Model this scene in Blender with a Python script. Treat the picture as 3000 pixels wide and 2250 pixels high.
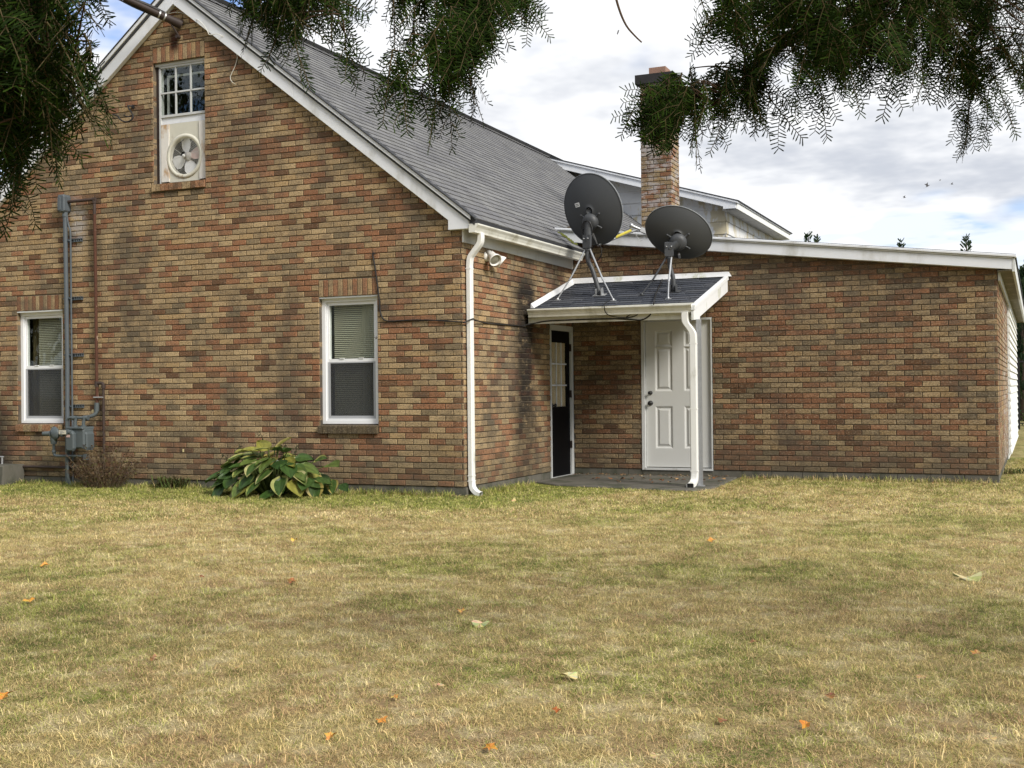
import bpy, math, random
from mathutils import Vector, Matrix
R = math.radians
random.seed(7)
for o in list(bpy.data.objects): bpy.data.objects.remove(o)
scene = bpy.context.scene
col = scene.collection

# ------------------------------------------------------------------ camera
CAM = Vector((5.931, -12.132, 1.100))
FW = Vector((-0.40257577, 0.91537527, 0.00456855))
RT = Vector((0.91531757, 0.40260169, -0.01027766))
UP = Vector((0.01124722, -0.00004413, 0.99993675))
FPX = 3499.8                                   # focal length in photo pixels (3000 wide)
cd = bpy.data.cameras.new('camera'); cam = bpy.data.objects.new('camera', cd); col.objects.link(cam)
cd.sensor_width = 36; cd.lens = FPX / 3000 * 36; cd.clip_start = .05; cd.clip_end = 3000
cam.matrix_world = Matrix(((RT.x, UP.x, -FW.x, CAM.x), (RT.y, UP.y, -FW.y, CAM.y), (RT.z, UP.z, -FW.z, CAM.z), (0, 0, 0, 1)))
scene.camera = cam
cd.dof.use_dof = False
cy = scene.cycles; cy.max_bounces = 5; cy.diffuse_bounces = 2; cy.glossy_bounces = 3; cy.transmission_bounces = 4; cy.transparent_max_bounces = 8; cy.adaptive_threshold = .02

# ------------------------------------------------------------------ node helper
class N:
    def __init__(s, nt): s.nt = nt
    def new(s, t, **kw):
        n = s.nt.nodes.new(t)
        for k, v in kw.items(): setattr(n, k, v)
        return n
    def set(s, sock, v):
        if v is None: return
        if hasattr(v, 'is_output'): s.nt.links.new(v, sock)
        else:
            if sock.type == 'RGBA' and len(v) == 3: v = (*v, 1)
            sock.default_value = v
    def math(s, op, a, b=None, c=None, clamp=False):
        n = s.new('ShaderNodeMath', operation=op, use_clamp=clamp)
        s.set(n.inputs[0], a); s.set(n.inputs[1], b); s.set(n.inputs[2], c); return n.outputs[0]
    def mix(s, f, a, b, blend='MIX'):
        n = s.new('ShaderNodeMix', data_type='RGBA', blend_type=blend)
        s.set(n.inputs[0], f); s.set(n.inputs[6], a); s.set(n.inputs[7], b); return n.outputs[2]
    def noise(s, vec, scale, detail=4, rough=.55, dist=0.0):
        n = s.new('ShaderNodeTexNoise'); s.set(n.inputs['Vector'], vec)
        n.inputs['Scale'].default_value = scale; n.inputs['Detail'].default_value = detail
        n.inputs['Roughness'].default_value = rough; n.inputs['Distortion'].default_value = dist
        return n.outputs['Fac']
    def mr(s, v, a, b, c=0.0, d=1.0):
        n = s.new('ShaderNodeMapRange', interpolation_type='SMOOTHSTEP')
        s.set(n.inputs[0], v); n.inputs[1].default_value = a; n.inputs[2].default_value = b
        n.inputs[3].default_value = c; n.inputs[4].default_value = d; return n.outputs[0]
    def pos(s): return s.new('ShaderNodeNewGeometry').outputs['Position']
    def scalev(s, vec, sc):
        n = s.new('ShaderNodeVectorMath', operation='MULTIPLY'); s.set(n.inputs[0], vec); n.inputs[1].default_value = sc; return n.outputs[0]
    def sep(s, vec):
        n = s.new('ShaderNodeSeparateXYZ'); s.set(n.inputs[0], vec); return n.outputs
    def attr(s, name): return s.new('ShaderNodeAttribute', attribute_name=name).outputs['Color']
    def bump(s, h, strength, dist):
        n = s.new('ShaderNodeBump'); s.set(n.inputs['Height'], h); n.inputs['Strength'].default_value = strength
        n.inputs['Distance'].default_value = dist; return n.outputs[0]

# ------------------------------------------------------------------ world, sun, exposure
SUN = Vector((0.72, -0.34, 0.62)).normalized()         # towards the sun
w = bpy.data.worlds.new('World'); scene.world = w; w.use_nodes = True
k = N(w.node_tree); bg = [n for n in w.node_tree.nodes if n.type == 'BACKGROUND'][0]
sky = k.new('ShaderNodeTexSky', sky_type='NISHITA'); sky.sun_disc = False
sky.sun_elevation = math.asin(SUN.z); sky.sun_rotation = math.atan2(SUN.x, SUN.y)
sky.air_density = 1.0; sky.dust_density = .6; sky.ozone_density = 1.6
tc = k.new('ShaderNodeTexCoord').outputs['Generated']
sx, sy, sz = k.sep(tc)
den = k.math('ADD', k.math('MAXIMUM', sz, 0.0), .16)
cb = k.new('ShaderNodeCombineXYZ'); k.set(cb.inputs[0], k.math('DIVIDE', sx, den)); k.set(cb.inputs[1], k.math('DIVIDE', sy, den)); cb.inputs[2].default_value = 33.3
c1 = k.noise(cb.outputs[0], .62, 4, .62)
c2 = k.noise(cb.outputs[0], 1.7, 5, .62)
cov = k.mr(c1, .39, .49)
cover = k.math('MAXIMUM', cov, k.math('MULTIPLY', k.mr(c2, .42, .60), .80))
shade = k.mr(k.math('ADD', k.math('MULTIPLY', c2, .75), k.math('MULTIPLY', c1, .25)), .38, .58)
ccol = k.mix(shade, (4.2, 4.45, 4.95), (7.2, 7.25, 7.35))
skyc = k.mix(1.0, sky.outputs[0], (.55, .85, 1.25), 'MULTIPLY')
k.set(bg.inputs[0], k.mix(cover, skyc, ccol)); bg.inputs[1].default_value = .10
sl = bpy.data.lights.new('sun', 'SUN'); sl.energy = 2.8; sl.angle = R(18); sl.color = (1, .95, .87)
so = bpy.data.objects.new('sun', sl); col.objects.link(so); so.rotation_euler = (-SUN).to_track_quat('-Z', 'Y').to_euler(); so.location = (20, -10, 20)
vs = scene.view_settings; vs.view_transform = 'Standard'; vs.look = 'None'; vs.exposure = 0.62; vs.gamma = 1; vs.use_curve_mapping = False

# ------------------------------------------------------------------ pixels to places
def ray(x, y): return FW + RT * ((x - 1500) / FPX) - UP * ((y - 1125) / FPX)
def onx(x, y, X): d = ray(x, y); return CAM + d * ((X - CAM.x) / d.x)
def ony(x, y, Y): d = ray(x, y); return CAM + d * ((Y - CAM.y) / d.y)
def onz(x, y, z): d = ray(x, y); return CAM + d * ((z - CAM.z) / d.z)
def atd(x, y, Z): return CAM + ray(x, y) * Z
def proj(P):
    d = P - CAM; z = d.dot(FW); return (1500 + FPX * d.dot(RT) / z, 1125 - FPX * d.dot(UP) / z, z)
GZ = -0.10                                      # ground level
YA = 3.475                                      # front of the annex
def lin(v): v /= 255; return v / 12.92 if v <= .04045 else ((v + .055) / 1.055) ** 2.4
def c3(r, g, b): return (lin(r), lin(g), lin(b))

# ------------------------------------------------------------------ mesh builder
OFF = {}
class MB:
    def __init__(s): s.v = []; s.f = []; s.c = []; s.sm = []
    def face(s, pts, c=(1, 1, 1), sm=False):
        i = len(s.v); s.v += [tuple(p) for p in pts]; s.f.append(tuple(range(i, i + len(pts)))); s.c.append(c); s.sm.append(sm)
    def idx(s, pts, faces, c=(1, 1, 1), sm=False):
        i = len(s.v); s.v += [tuple(p) for p in pts]
        for f in faces: s.f.append(tuple(i + j for j in f)); s.c.append(c); s.sm.append(sm)
    def hexa(s, p, c=(1, 1, 1)):                # 8 corners: bottom 4, top 4
        s.idx(p, [(3, 2, 1, 0), (4, 5, 6, 7), (0, 1, 5, 4), (1, 2, 6, 5), (2, 3, 7, 6), (3, 0, 4, 7)], c)
    def box(s, a, b, c=(1, 1, 1)):
        x0, y0, z0 = a; x1, y1, z1 = b
        s.hexa([(x0, y0, z0), (x1, y0, z0), (x1, y1, z0), (x0, y1, z0), (x0, y0, z1), (x1, y0, z1), (x1, y1, z1), (x0, y1, z1)], c)
    def obox(s, o, u, v, n, c=(1, 1, 1)):       # centre and three half axes
        o, u, v, n = map(Vector, (o, u, v, n))
        s.hexa([o - u - v - n, o + u - v - n, o + u + v - n, o - u + v - n, o - u - v + n, o + u - v + n, o + u + v + n, o - u + v + n], c)
    def prism(s, pts, O, U, V, Nn, d0, d1, ch=0, c=(1, 1, 1), back=False):  # polygon extruded from d0 (back) to d1 (front), chamfered front edge
        O, U, V, Nn = map(Vector, (O, U, V, Nn)); n = len(pts)
        W = lambda q, d: O + U * q[0] + V * q[1] + Nn * d
        cx = sum(q[0] for q in pts) / n; cy = sum(q[1] for q in pts) / n
        ins = pts
        if ch:
            ins = []
            for i in range(n):
                a, b, d = pts[i - 1], pts[i], pts[(i + 1) % n]
                e1 = Vector((b[0] - a[0], b[1] - a[1])).normalized(); e2 = Vector((d[0] - b[0], d[1] - b[1])).normalized()
                n1 = Vector((-e1.y, e1.x)); n2 = Vector((-e2.y, e2.x)); m = n1 + n2
                m = m / max(.35, m.dot(n1)); ins.append((b[0] + m.x * ch, b[1] + m.y * ch))
        ring = [W(q, d0) for q in pts] + ([W(q, d1 - ch) for q in pts] if ch else []) + [W(q, d1) for q in ins]
        fs = []; L = 2 if ch else 1
        for l in range(L):
            for i in range(n): j = (i + 1) % n; fs.append((l * n + i, l * n + j, (l + 1) * n + j, (l + 1) * n + i))
        fs.append(tuple(L * n + i for i in range(n)))
        if back: fs.append(tuple(reversed(range(n))))
        s.idx(ring, fs, c)
    def tube(s, path, r, seg=8, c=(1, 1, 1), cap=True):
        P = [Vector(q) for q in path]; n = len(P)
        rs = r if isinstance(r, (list, tuple)) else [r] * n
        pts = []; prev = None
        for i in range(n):
            t = (P[min(i + 1, n - 1)] - P[max(i - 1, 0)]).normalized()
            if prev is None:
                a = Vector((0, 0, 1)) if abs(t.z) < .9 else Vector((1, 0, 0)); u = t.cross(a).normalized()
            else: u = (prev - t * prev.dot(t)).normalized()
            prev = u; v = t.cross(u)
            for j in range(seg): a = 2 * math.pi * j / seg; pts.append(P[i] + (u * math.cos(a) + v * math.sin(a)) * rs[i])
        fs = [(i * seg + j, i * seg + (j + 1) % seg, (i + 1) * seg + (j + 1) % seg, (i + 1) * seg + j) for i in range(n - 1) for j in range(seg)]
        s.idx(pts, fs, c, True)
        if cap:
            s.face(list(reversed(pts[:seg])), c); s.face(pts[-seg:], c)
    def duct(s, path, side, a, b, c=(1, 1, 1), open_end=False):   # rectangle a (along side) x b swept along path
        P = [Vector(q) for q in path]; n = len(P); sd = Vector(side).normalized(); pts = []
        for i in range(n):
            t = (P[min(i + 1, n - 1)] - P[max(i - 1, 0)]).normalized(); nn = t.cross(sd).normalized()
            e = .25
            for (p, q) in ((-1, -1 + e), (-1 + e, -1), (1 - e, -1), (1, -1 + e), (1, 1 - e), (1 - e, 1), (-1 + e, 1), (-1, 1 - e)):
                pts.append(P[i] + sd * (a / 2 * p) + nn * (b / 2 * q))
        fs = [(i * 8 + j, i * 8 + (j + 1) % 8, (i + 1) * 8 + (j + 1) % 8, (i + 1) * 8 + j) for i in range(n - 1) for j in range(8)]
        s.idx(pts, fs, c)
        s.face(list(reversed(pts[:8])), c)
        if not open_end: s.face(pts[-8:], c)
    def lathe(s, prof, O, ax, seg=24, c=(1, 1, 1), sm=True, sx=1.0, uax=None):   # prof = [(radius, along axis)]
        O = Vector(O); t = Vector(ax).normalized()
        a = Vector(uax) if uax else (Vector((0, 0, 1)) if abs(t.z) < .9 else Vector((1, 0, 0)))
        v = (a - t * a.dot(t)).normalized(); u = t.cross(v)
        pts = [O + t * h + (u * math.cos(2 * math.pi * j / seg) * sx + v * math.sin(2 * math.pi * j / seg)) * r for r, h in prof for j in range(seg)]
        fs = [(i * seg + j, i * seg + (j + 1) % seg, (i + 1) * seg + (j + 1) % seg, (i + 1) * seg + j) for i in range(len(prof) - 1) for j in range(seg)]
        s.idx(pts, fs, c, sm)
    def mesh(s, name, m, off=(0, 0, 0)):
        me = bpy.data.meshes.new(name); ox, oy, oz = off
        me.from_pydata([(x - ox, y - oy, z - oz) for x, y, z in s.v], [], s.f)
        me.polygons.foreach_set('use_smooth', s.sm)
        ca = me.color_attributes.new('Col', 'FLOAT_COLOR', 'CORNER'); buf = []
        for f, c in zip(s.f, s.c): buf += [c[0], c[1], c[2], 1.0] * len(f)
        ca.data.foreach_set('color', buf)
        me.materials.append(M[m]); me.update(); return me
    def build(s, name, m, parent=None, origin=None):
        org = Vector(origin) if origin is not None else Vector()
        o = bpy.data.objects.new(name, s.mesh(name, m, org)); col.objects.link(o)
        place(o, org, parent); return o
def place(o, loc, parent=None):
    loc = Vector(loc); OFF[o.name] = loc
    if parent is not None: o.parent = parent; o.location = loc - OFF[parent.name]
    else: o.location = loc
def tag(o, label, cat, group=None, kind=None):
    if label: o['label'] = label
    if cat: o['category'] = cat
    if group: o['group'] = group
    if kind: o['kind'] = kind
    return o
def thing(name, label, cat, loc, group=None):
    o = bpy.data.objects.new(name, None); o.empty_display_size = .1; col.objects.link(o); place(o, loc)
    return tag(o, label, cat, group)
def smooth_path(pts, n=6):
    P = [Vector(p) for p in pts]; out = []
    for i in range(len(P) - 1):
        a, b, c, d = P[max(i - 1, 0)], P[i], P[i + 1], P[min(i + 2, len(P) - 1)]
        for j in range(n):
            t = j / n; out.append(.5 * ((2 * b) + (c - a) * t + (2 * a - 5 * b + 4 * c - d) * t * t + (3 * b - 3 * c + d - a) * t ** 3))
    out.append(P[-1]); return out

# ------------------------------------------------------------------ materials
M = {}
def mat(name, base=(.5, .5, .5), rough=.7, spec=.3, metal=0.0, var=0.0, vscale=8, bump=0.0, bscale=60, bdist=.002, dirt=None, dscale=3, dlo=.5, dhi=.7, usecol=False, sub=0):
    m = bpy.data.materials.new(name); m.use_nodes = True; nt = m.node_tree
    b = nt.nodes['Principled BSDF']; q = N(nt); P = q.pos()
    colr = base
    if usecol: colr = q.attr('Col') if base is None else q.mix(1.0, q.attr('Col'), base, 'MULTIPLY')
    if var: colr = q.mix(q.noise(P, vscale, 6, .6), q.mix(1, colr, (1 - var,) * 3, 'MULTIPLY'), q.mix(1, colr, (1 + var,) * 3, 'MULTIPLY'))
    if dirt: colr = q.mix(q.mr(q.noise(q.scalev(P, (1, 1, .45)), dscale, 7, .65), dlo, dhi), colr, dirt)
    q.set(b.inputs['Base Color'], colr)
    b.inputs['Roughness'].default_value = rough; b.inputs['Specular IOR Level'].default_value = spec; b.inputs['Metallic'].default_value = metal
    if bump: q.set(b.inputs['Normal'], q.bump(q.noise(P, bscale, 6, .6), bump, bdist))
    M[name] = m; return m, q, b
# brick: fired colour per brick, bark-textured face, weather stains on the wall
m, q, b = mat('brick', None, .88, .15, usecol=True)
P = q.pos(); px_, py_, pz_ = q.sep(P)
base = q.attr('Col')
base = q.mix(q.noise(P, 38, 3, .7), q.mix(1, base, (.74,) * 3, 'MULTIPLY'), q.mix(1, base, (1.24, 1.22, 1.2), 'MULTIPLY'))
rug = q.noise(q.scalev(P, (1, 1, 1.5)), 52, 2.5, .65, 0)
groove = q.mr(rug, .53, .62)
base = q.mix(q.math('MULTIPLY', groove, .62), base, (.055, .042, .028))
ridge = q.mr(rug, .43, .36)
base = q.mix(q.math('MULTIPLY', ridge, .26), base, (.62, .52, .37))
nA = q.noise(q.scalev(P, (1, 1, .5)), 1.15, 6, .74)
soot = q.mr(nA, .46, .66)
base = q.mix(q.math('MULTIPLY', soot, .60), base, (.075, .063, .050))
nB = q.noise(q.scalev(P, (1.0, 1.0, 2.2)), 4.2, 5, .72)
base = q.mix(q.math('MULTIPLY', q.mr(nB, .47, .66), .50), base, (.095, .078, .058))
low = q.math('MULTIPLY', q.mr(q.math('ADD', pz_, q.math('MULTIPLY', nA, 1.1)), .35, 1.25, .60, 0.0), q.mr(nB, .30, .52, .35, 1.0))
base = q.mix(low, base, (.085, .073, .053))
# black algae streak below the porch gutter end on the return wall
stx = q.math('ABSOLUTE', q.math('SUBTRACT', py_, q.math('ADD', 1.78, q.math('MULTIPLY', q.math('SUBTRACT', nA, .5), .9))))
stm = q.math('MULTIPLY', q.mr(stx, .62, .12), q.mr(px_, .12, .04))
stm = q.math('MULTIPLY', stm, q.mr(px_, -.3, -.12))
stm = q.math('MULTIPLY', stm, q.mr(nB, .22, .48))
stm = q.math('MULTIPLY', stm, q.mr(pz_, .15, .9, .45, 1.0))
stm = q.math('MULTIPLY', stm, q.mr(pz_, 2.75, 2.35))
base = q.mix(q.math('MULTIPLY', stm, .93), base, (.012, .011, .011))
# algae on the lower left and lower corner of the gable wall
al = q.math('MULTIPLY', q.mr(px_, -6.55, -7.15), q.mr(pz_, 1.35, .7)); base = q.mix(q.math('MULTIPLY', al, .9), base, (.018, .018, .018))
# white lime bloom round the conduit head
dx = q.math('SUBTRACT', px_, -5.66); dz = q.math('MULTIPLY', q.math('SUBTRACT', pz_, 3.36), .42)
rr = q.math('SQRT', q.math('ADD', q.math('MULTIPLY', dx, dx), q.math('MULTIPLY', dz, dz)))
lime = q.math('MULTIPLY', q.mr(rr, .23, .06), q.mr(nB, .36, .60)); lime = q.math('MULTIPLY', lime, q.mr(py_, .1, .02))
base = q.mix(q.math('MULTIPLY', lime, .6), base, (.42, .40, .39))
# rust run under the service mast
dx = q.math('ABSOLUTE', q.math('SUBTRACT', px_, -4.03)); rm = q.math('MULTIPLY', q.mr(dx, .10, .03), q.math('MULTIPLY', q.mr(pz_, 5.36, 5.5), q.mr(pz_, 5.72, 5.62)))
base = q.mix(q.math('MULTIPLY', rm, q.mr(py_, .1, .02)), base, (.045, .018, .010))
# lime on the chimney
ch = q.math('MULTIPLY', q.mr(py_, 5.8, 5.9), q.mr(nB, .46, .62))
base = q.mix(q.math('MULTIPLY', ch, .6), base, (.50, .47, .46))
q.set(b.inputs['Base Color'], base)
q.set(b.inputs['Normal'], q.bump(rug, .75, .006))
mat('mortar', (.155, .128, .095), .95, .1, var=.25, vscale=12, bump=.5, bscale=180, dirt=(.07, .06, .05), dscale=1.4, dlo=.48, dhi=.7)
mat('white_trim', (.71, .73, .76), .55, .3, var=.04, vscale=3, dirt=(.48, .48, .46), dscale=2.2, dlo=.50, dhi=.74)
mat('gutter', (.70, .695, .63), .55, .3, var=.05, vscale=4, dirt=(.40, .38, .29), dscale=3.5, dlo=.47, dhi=.72)
mat('downspout_paint', (.76, .76, .73), .5, .3, var=.04, dirt=(.42, .41, .34), dscale=5, dlo=.52, dhi=.74)
mat('frieze', (.60, .60, .56), .55, .3, var=.05, dirt=(.42, .41, .36), dscale=3, dlo=.5, dhi=.8)
mat('porch_rake', (.74, .75, .76), .5, .35, var=.04, dirt=(.36, .37, .22), dscale=3.2, dlo=.54, dhi=.72)
mat('shingle', None, 1.0, .03, var=.30, vscale=90, bump=.7, bscale=420, bdist=.003, usecol=True, dirt=(.10, .10, .105), dscale=1.2, dlo=.5, dhi=.8)
mat('roof_deck', (.055, .057, .062), .95, .1, var=.3, vscale=60)
mat('concrete', (.125, .117, .098), .92, .15, var=.25, vscale=7, bump=.4, bscale=90, dirt=(.06, .065, .045), dscale=2.6, dlo=.46, dhi=.66)
mat('vinyl', (.82, .83, .84), .35, .45, var=.02)
mat('screen_frame', (.40, .41, .43), .5, .4)
mat('blind', (.40, .38, .29), .6, .3)
mat('curtain', (.42, .38, .28), .9, .1, var=.2, vscale=14)
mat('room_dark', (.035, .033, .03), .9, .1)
mat('room_warm', (.16, .13, .07), .9, .1, var=.3, vscale=5)
mat('dish_grey', (.062, .066, .071), .55, .35, var=.08, vscale=4)
mat('dish_dark', (.048, .050, .050), .5, .35, var=.08, vscale=4)
mat('dish_rim', (.30, .32, .33), .5, .4)
mat('bracket', (.06, .063, .067), .5, .4, var=.15, vscale=20)
mat('galvanised', (.46, .47, .48), .42, .5, metal=.6, var=.15, vscale=25)
mat('black_rubber', (.016, .015, .015), .5, .35)
mat('mast_brown', (.040, .028, .024), .6, .3, var=.4, vscale=15)
mat('rust', (.088, .040, .026), .85, .2, var=.45, vscale=30, dirt=(.40, .30, .22), dscale=14, dlo=.60, dhi=.68)
mat('dark_pipe', (.050, .034, .028), .7, .3, var=.3, vscale=20)
mat('conduit', (.085, .100, .112), .55, .4, var=.14, vscale=9)
mat('meter_grey', (.080, .096, .100), .5, .4, var=.14, vscale=7, dirt=(.11, .085, .06), dscale=6, dlo=.60, dhi=.76)
mat('brass', (.35, .30, .20), .4, .5, metal=.5)
mat('tag_yellow', (.62, .52, .28), .6, .3)
mat('tag_pale', (.55, .52, .42), .6, .3)
mat('label_white', (.78, .79, .8), .5, .3)
mat('print_grey', (.25, .25, .26), .6, .3)
mat('yellow_tape', (.72, .62, .10), .5, .3)
mat('lamp_white', (.78, .77, .74), .4, .4)
mat('lamp_lens', (.30, .29, .24), .15, .6)
mat('door_white', (.58, .585, .565), .45, .35, var=.03, vscale=2)
mat('door_black', (.004, .004, .005), .6, .12)
mat('door_frame', (.56, .57, .56), .6, .3, var=.06, dirt=(.25, .24, .20), dscale=4, dlo=.58, dhi=.74)
mat('curtain_tan', (.85, .66, .46), .85, .1, var=.15, vscale=9)
mat('knob', (.012, .011, .011), .3, .5)
mat('old_alu', (.52, .53, .53), .5, .4, var=.1, vscale=12, dirt=(.24, .22, .19), dscale=7, dlo=.58, dhi=.74)
mat('fan_cream', (.58, .565, .48), .5, .35, var=.07, vscale=6, dirt=(.26, .18, .10), dscale=5, dlo=.60, dhi=.75)
mat('peeling_wood', (.68, .655, .61), .75, .2, var=.08, dirt=(.42, .27, .14), dscale=4.5, dlo=.52, dhi=.66)
mat('fan_blade', (.72, .73, .74), .3, .5, var=.05)
mat('fan_pink', (.52, .36, .32), .5, .35)
mat('fan_motor', (.40, .38, .35), .5, .4)
mat('grille', (.50, .50, .47), .4, .4)
mat('siding', (.66, .665, .665), .75, .2, var=.06, vscale=6, dirt=(.52, .465, .33), dscale=3.3, dlo=.50, dhi=.57, bump=.3, bscale=20)
mat('mat_clap', (.52, .53, .46), .8, .2, var=.05)
mat('siding_white', (.76, .765, .74), .6, .25, var=.05)
mat('soffit', (.50, .51, .52), .8, .2, var=.1, dirt=(.30, .30, .29), dscale=5, dlo=.55, dhi=.7)
mat('old_soffit', (.17, .15, .11), .85, .15, var=.25, dirt=(.36, .33, .26), dscale=6, dlo=.55, dhi=.7)
mat('chimney_cap', (.035, .034, .034), .9, .15, var=.3, vscale=8)
mat('flue', (.28, .17, .125), .85, .2, var=.15)
mat('block_white', (.60, .62, .64), .85, .15, var=.08)
mat('iron', (.02, .02, .022), .5, .4)
mat('bark', (.055, .040, .030), .95, .1, var=.4, vscale=25, bump=.8, bscale=40, bdist=.01)
mat('twig', (.085, .055, .035), .9, .1, var=.3, vscale=60)
mat('dry_leaf', None, .75, .2, usecol=True, var=.3, vscale=50)
mat('bird', (.10, .095, .10), .8, .2)
mat('moss', (.10, .11, .03), .95, .1, var=.4, vscale=40)
# leaves that let some light through
def leafmat(name, trans=.35, rough=.5, base=None, var=.25, vscale=30):
    m, q, b = mat(name, base, rough, .3 if name == 'hosta_leaf' else .08, usecol=True, var=var, vscale=vscale)
    tr = q.new('ShaderNodeBsdfTranslucent'); mx = q.new('ShaderNodeMixShader'); mx.inputs[0].default_value = trans
    src = b.inputs['Base Color'].links[0].from_socket
    q.set(tr.inputs[0], src); q.nt.links.new(b.outputs[0], mx.inputs[1]); q.nt.links.new(tr.outputs[0], mx.inputs[2])
    out = [n for n in m.node_tree.nodes if n.type == 'OUTPUT_MATERIAL'][0]; q.nt.links.new(mx.outputs[0], out.inputs[0]); return m, q, b
leafmat('needles', .10, .75)
leafmat('hosta_leaf', .22, .42, vscale=22)
leafmat('weed_leaf', .3, .6)
leafmat('tree_leaf', .2, .6)
# window glass: clear pane with a mirror-like sheen
m = bpy.data.materials.new('glass'); m.use_nodes = True; q = N(m.node_tree); m.node_tree.nodes.remove(m.node_tree.nodes['Principled BSDF'])
gl = q.new('ShaderNodeBsdfGlossy'); gl.inputs['Roughness'].default_value = .015
tp = q.new('ShaderNodeBsdfTransparent'); tp.inputs[0].default_value = (.93, .95, .93, 1)
ge = q.new('ShaderNodeNewGeometry'); dt = q.new('ShaderNodeVectorMath', operation='DOT_PRODUCT'); q.set(dt.inputs[0], ge.outputs['Normal']); q.set(dt.inputs[1], ge.outputs['Incoming'])
schl = q.math('MULTIPLY_ADD', q.math('POWER', q.math('SUBTRACT', 1.0, q.math('ABSOLUTE', dt.outputs['Value'])), 5.0), .9, .045)
q.set(gl.inputs['Normal'], q.bump(q.noise(q.pos(), 3.2, 2, .5), .15, .02)); gl.inputs[0].default_value = (.9, .95, .93, 1)
mx = q.new('ShaderNodeMixShader'); q.set(mx.inputs[0], schl); q.nt.links.new(tp.outputs[0], mx.inputs[1]); q.nt.links.new(gl.outputs[0], mx.inputs[2])
q.nt.links.new(mx.outputs[0], [n for n in m.node_tree.nodes if n.type == 'OUTPUT_MATERIAL'][0].inputs[0]); M['glass'] = m
# insect screen: fine dark mesh, half open
m = bpy.data.materials.new('insect_screen'); m.use_nodes = True; q = N(m.node_tree); b = m.node_tree.nodes['Principled BSDF']
b.inputs['Base Color'].default_value = (.05, .052, .055, 1); b.inputs['Roughness'].default_value = .8; b.inputs['Alpha'].default_value = .40; M['insect_screen'] = m
# lawn
def lawn_colour(q, P, rnd):
    X, Y, Z = q.sep(P)
    n1 = q.noise(P, .55, 2, .6); n2 = q.noise(P, 1.7, 4, .68); n3 = q.noise(P, 6.5, 2, .6)
    dry = q.mix(q.mr(n2, .38, .62), (.53, .42, .20), (.47, .33, .18))
    dry = q.mix(q.mr(n3, .45, .68), dry, (.64, .54, .32))
    green = q.mix(q.mr(n3, .35, .65), (.15, .19, .045), (.34, .35, .09))
    near_wall = q.math('MULTIPLY', q.mr(q.math('ADD', q.math('ADD', Y, q.math('MULTIPLY', n2, 1.6)), q.math('MULTIPLY', q.mr(X, .5, 2.2), -3.6)), -1.7, -.1), q.mr(X, .2, 3.0, .85, .45))
    g = q.math('MULTIPLY_ADD', q.mr(q.math('ADD', q.math('MULTIPLY', n1, .5), q.math('MULTIPLY', n2, .5)), .42, .62), .50, .12)
    g = q.math('MAXIMUM', g, near_wall)
    pick = q.mr(q.math('SUBTRACT', q.math('MULTIPLY_ADD', g, .74, .16), rnd), -.12, .12)
    return q.mix(pick, dry, green)
m, q, b = mat('grass', None, .8, .15, usecol=True)
P = q.pos(); at = q.sep(q.attr('Col'))
gc = lawn_colour(q, P, at[0]); gc = q.mix(1.0, gc, q.mix(at[1], (.42, .42, .42), (1.9, 1.88, 1.8)), 'MULTIPLY')
q.set(b.inputs['Base Color'], gc)
tr = q.new('ShaderNodeBsdfTranslucent'); q.set(tr.inputs[0], gc); mx = q.new('ShaderNodeMixShader'); mx.inputs[0].default_value = .25
q.nt.links.new(b.outputs[0], mx.inputs[1]); q.nt.links.new(tr.outputs[0], mx.inputs[2]); q.nt.links.new(mx.outputs[0], [n for n in m.node_tree.nodes if n.type == 'OUTPUT_MATERIAL'][0].inputs[0])
m, q, b = mat('ground', (.1, .1, .1), .95, .1)
P = q.pos(); lc = lawn_colour(q, P, q.noise(P, 60, 4, .7)); lc = q.mix(q.noise(P, 35, 6, .7), q.mix(1, lc, (.30, .28, .26), 'MULTIPLY'), q.mix(1, lc, (.95, .95, .95), 'MULTIPLY'))
q.set(b.inputs['Base Color'], lc); q.set(b.inputs['Normal'], q.bump(q.noise(P, 40, 6, .7), .8, .02))

# ================================================================== the setting: ground
def gh(x, y):
    h = .03 * math.sin(x * .35 + 1.3) * math.cos(y * .28) + .012 * math.sin(x * 1.3 + y * .9)
    return GZ + h * min(1, max(0, (-y - 1.0) / 3))
gm = MB(); xs = [-400, -150, -60, -25] + [-12 + .5 * i for i in range(57)] + [30, 60, 150, 400]; ys = [-300, -100, -40, -24] + [-15 + .5 * i for i in range(37)] + [8, 14, 25, 60, 150, 500]
pts = [(x, y, gh(x, y)) for y in ys for x in xs]; nx = len(xs)
gm.idx(pts, [(j * nx + i, j * nx + i + 1, (j + 1) * nx + i + 1, (j + 1) * nx + i) for j in range(len(ys) - 1) for i in range(nx - 1)], sm=True)
tag(gm.build('ground', 'ground'), None, None, kind='structure')

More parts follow.
